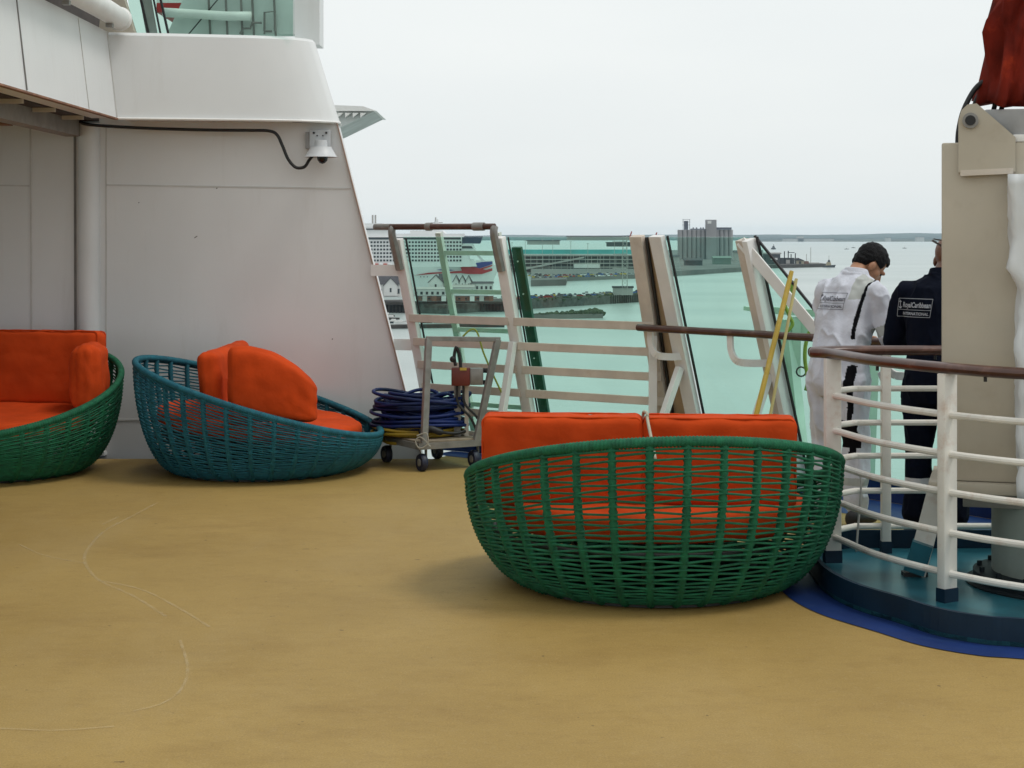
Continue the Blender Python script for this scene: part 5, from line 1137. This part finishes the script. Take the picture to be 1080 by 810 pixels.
MB().prism([sp(502, 269.5, 15), sp(505, 269.5, 15), sp(511, 275.3, 15), sp(507, 275.3, 15)], (0, 3, 0)).build('bow_mast', SHIPW, cs)
# right hand wharf with a tug
a0, a1 = sea(760, 284.2), sea(874, 281.6); wd = Vector((0, 60, 0)); MB().prism([a0, a1, a1+wd, a0+wd], (0, 0, 4.2)).build('jetty', TIMBER, kind='structure')
Dw = 2235
def wpx(u, v, y=0): return Vector(((u-CX)*Dw/F, Dw+y, EYE-(v-HV)*Dw/F))
def wbox(u0, u1, v0, v1, nm, m, par, d=12, y=0): a, b = wpx(u0, v1, y), wpx(u1, v0, y); return MB().box(((a.x+b.x)/2, Dw+y+d/2, (a.z+b.z)/2), (b.x-a.x, d, b.z-a.z)).build(nm, m, par)
wh = thing('wharf_building', wpx(818, 279), 'dark industrial building with a pale roof on the jetty', 'building'); wbox(806, 823, 268, 279, 'wall', DKST, wh); wbox(805, 824, 266.4, 268, 'roof', SLAB, wh, 14, -1); wbox(813, 820, 272, 274, 'window', WALLW, wh, .5, -.6)
wh = thing('wharf_building', wpx(838, 279), 'cluster of blue grey tanks and pipes in the middle of the jetty', 'plant building'); wbox(824, 838, 272, 279, 'wall', DKST, wh); wbox(829, 833, 274, 278, 'panel', SLAB, wh, .5, -.6)
for u, v in ((827, 265), (831, 264.5), (834, 268), (838.5, 267)): wbox(u, u+.9, v, 279, 'stack', DKST, wh, 1.5)
wbox(831, 838, 266, 266.7, 'pipe_bridge', DKST, wh, 2)
wh = thing('wharf_building', wpx(844, 279), 'cream shed with a sloping roof near the end of the jetty', 'shed'); wbox(840, 848, 274.5, 279.2, 'wall', mat('cream_wall', (.5, .45, .33), .8), wh); MB().prism([wpx(838, 274.5, -1), wpx(849, 275, -1), wpx(842, 272, -1)], (0, 14, 0)).build('roof', ROOFD, wh); wbox(842.6, 845, 275.6, 279, 'door', DKST, wh, .5, -.6)
wh = thing('wharf_building', wpx(852, 279), 'low brown shed at the outer end of the jetty', 'shed'); wbox(848.5, 853, 275.5, 279.2, 'wall', BRICK, wh); wbox(854, 864, 277, 279.4, 'store', SLAB, wh)
for u, v, lb in ((855.5, 261, 'tall thin mast near the outer end of the jetty'), (851, 268, 'shorter thin mast beside the low brown shed on the jetty')): tag(MB().tube([wpx(u, 280, 3), wpx(u, v, 3)], .35, 6).build('jetty_mast', SLAB), lb, 'mast')
tg = thing('tug_boat', sea(875, 282), 'small dark tug boat moored at the tip of the jetty', 'tug boat')
def tpx(u, v, y=0): return Vector(((u-CX)*2200/F, 2200+y, EYE-(v-HV)*2200/F))
MB().prism([tpx(868.5, 282), tpx(880.5, 282), tpx(881.5, 279.3), tpx(869, 280.2)], (0, 7, 0)).build('hull', WIN, tg); MB().prism([tpx(871.5, 280), tpx(877, 280), tpx(876, 276.5), tpx(872.5, 276.5)], (0, 5, 0)).build('wheelhouse', mat('tug_buff', (.35, .30, .2), .6), tg); MB().prism([tpx(873, 276.5), tpx(876, 276.5), tpx(875, 274), tpx(874, 274)], (0, 3, 0)).build('funnel', DKST, tg); MB().tube([tpx(874.6, 274.2, 2), tpx(874.6, 269.5, 2)], .25, 5).build('mast', SLAB, tg)
fs = thing('far_vessel', sea(816, 263), 'small dark vessel in mid channel beyond the jetty, above its first shed', 'ship'); c = sea(816, 263); q = c.y/F
MB().prism([c+Vector((-2.4*q, 0, 0)), c+Vector((2.4*q, 0, 0)), c+Vector((2.0*q, 0, 1.6*q)), c+Vector((-2*q, 0, 1.6*q))], (0, 12, 0)).build('hull', DKST, fs); MB().prism([c+Vector((-1.4*q, 0, 1.6*q)), c+Vector((1.4*q, 0, 1.6*q)), c+Vector((.7*q, 0, 3.6*q)), c+Vector((-.7*q, 0, 3.6*q))], (0, 9, 0)).build('superstructure', DKST, fs); MB().tube([c+Vector((0, 0, 3.5*q)), c+Vector((0, 0, 5.5*q))], .3*q, 5).build('mast', DKST, fs)
tag(MB().ball(wpx(846, 267, 900), 1.6, 1).cone(wpx(846, 267.8, 900), wpx(846, 270, 900), .4, 1.2).build('channel_buoy', DKST), 'small dark channel buoy beyond the jetty shed', 'buoy')

# ================================================================ HAZE OVER THE WATER
hz = bpy.data.materials.new('harbour_air'); hz.use_nodes = True; n = hz.node_tree; n.nodes.clear()
o_ = n.nodes.new('ShaderNodeOutputMaterial'); pv = n.nodes.new('ShaderNodeVolumePrincipled'); pv.inputs['Density'].default_value = 3.2e-5; pv.inputs['Color'].default_value = (.72, .88, 1.0, 1); pv.inputs['Anisotropy'].default_value = .25
n.links.new(pv.outputs[0], o_.inputs['Volume'])
MB().box((0, 6500, 14.5), (23600, 19600, 111)).build('haze', hz, kind='stuff')
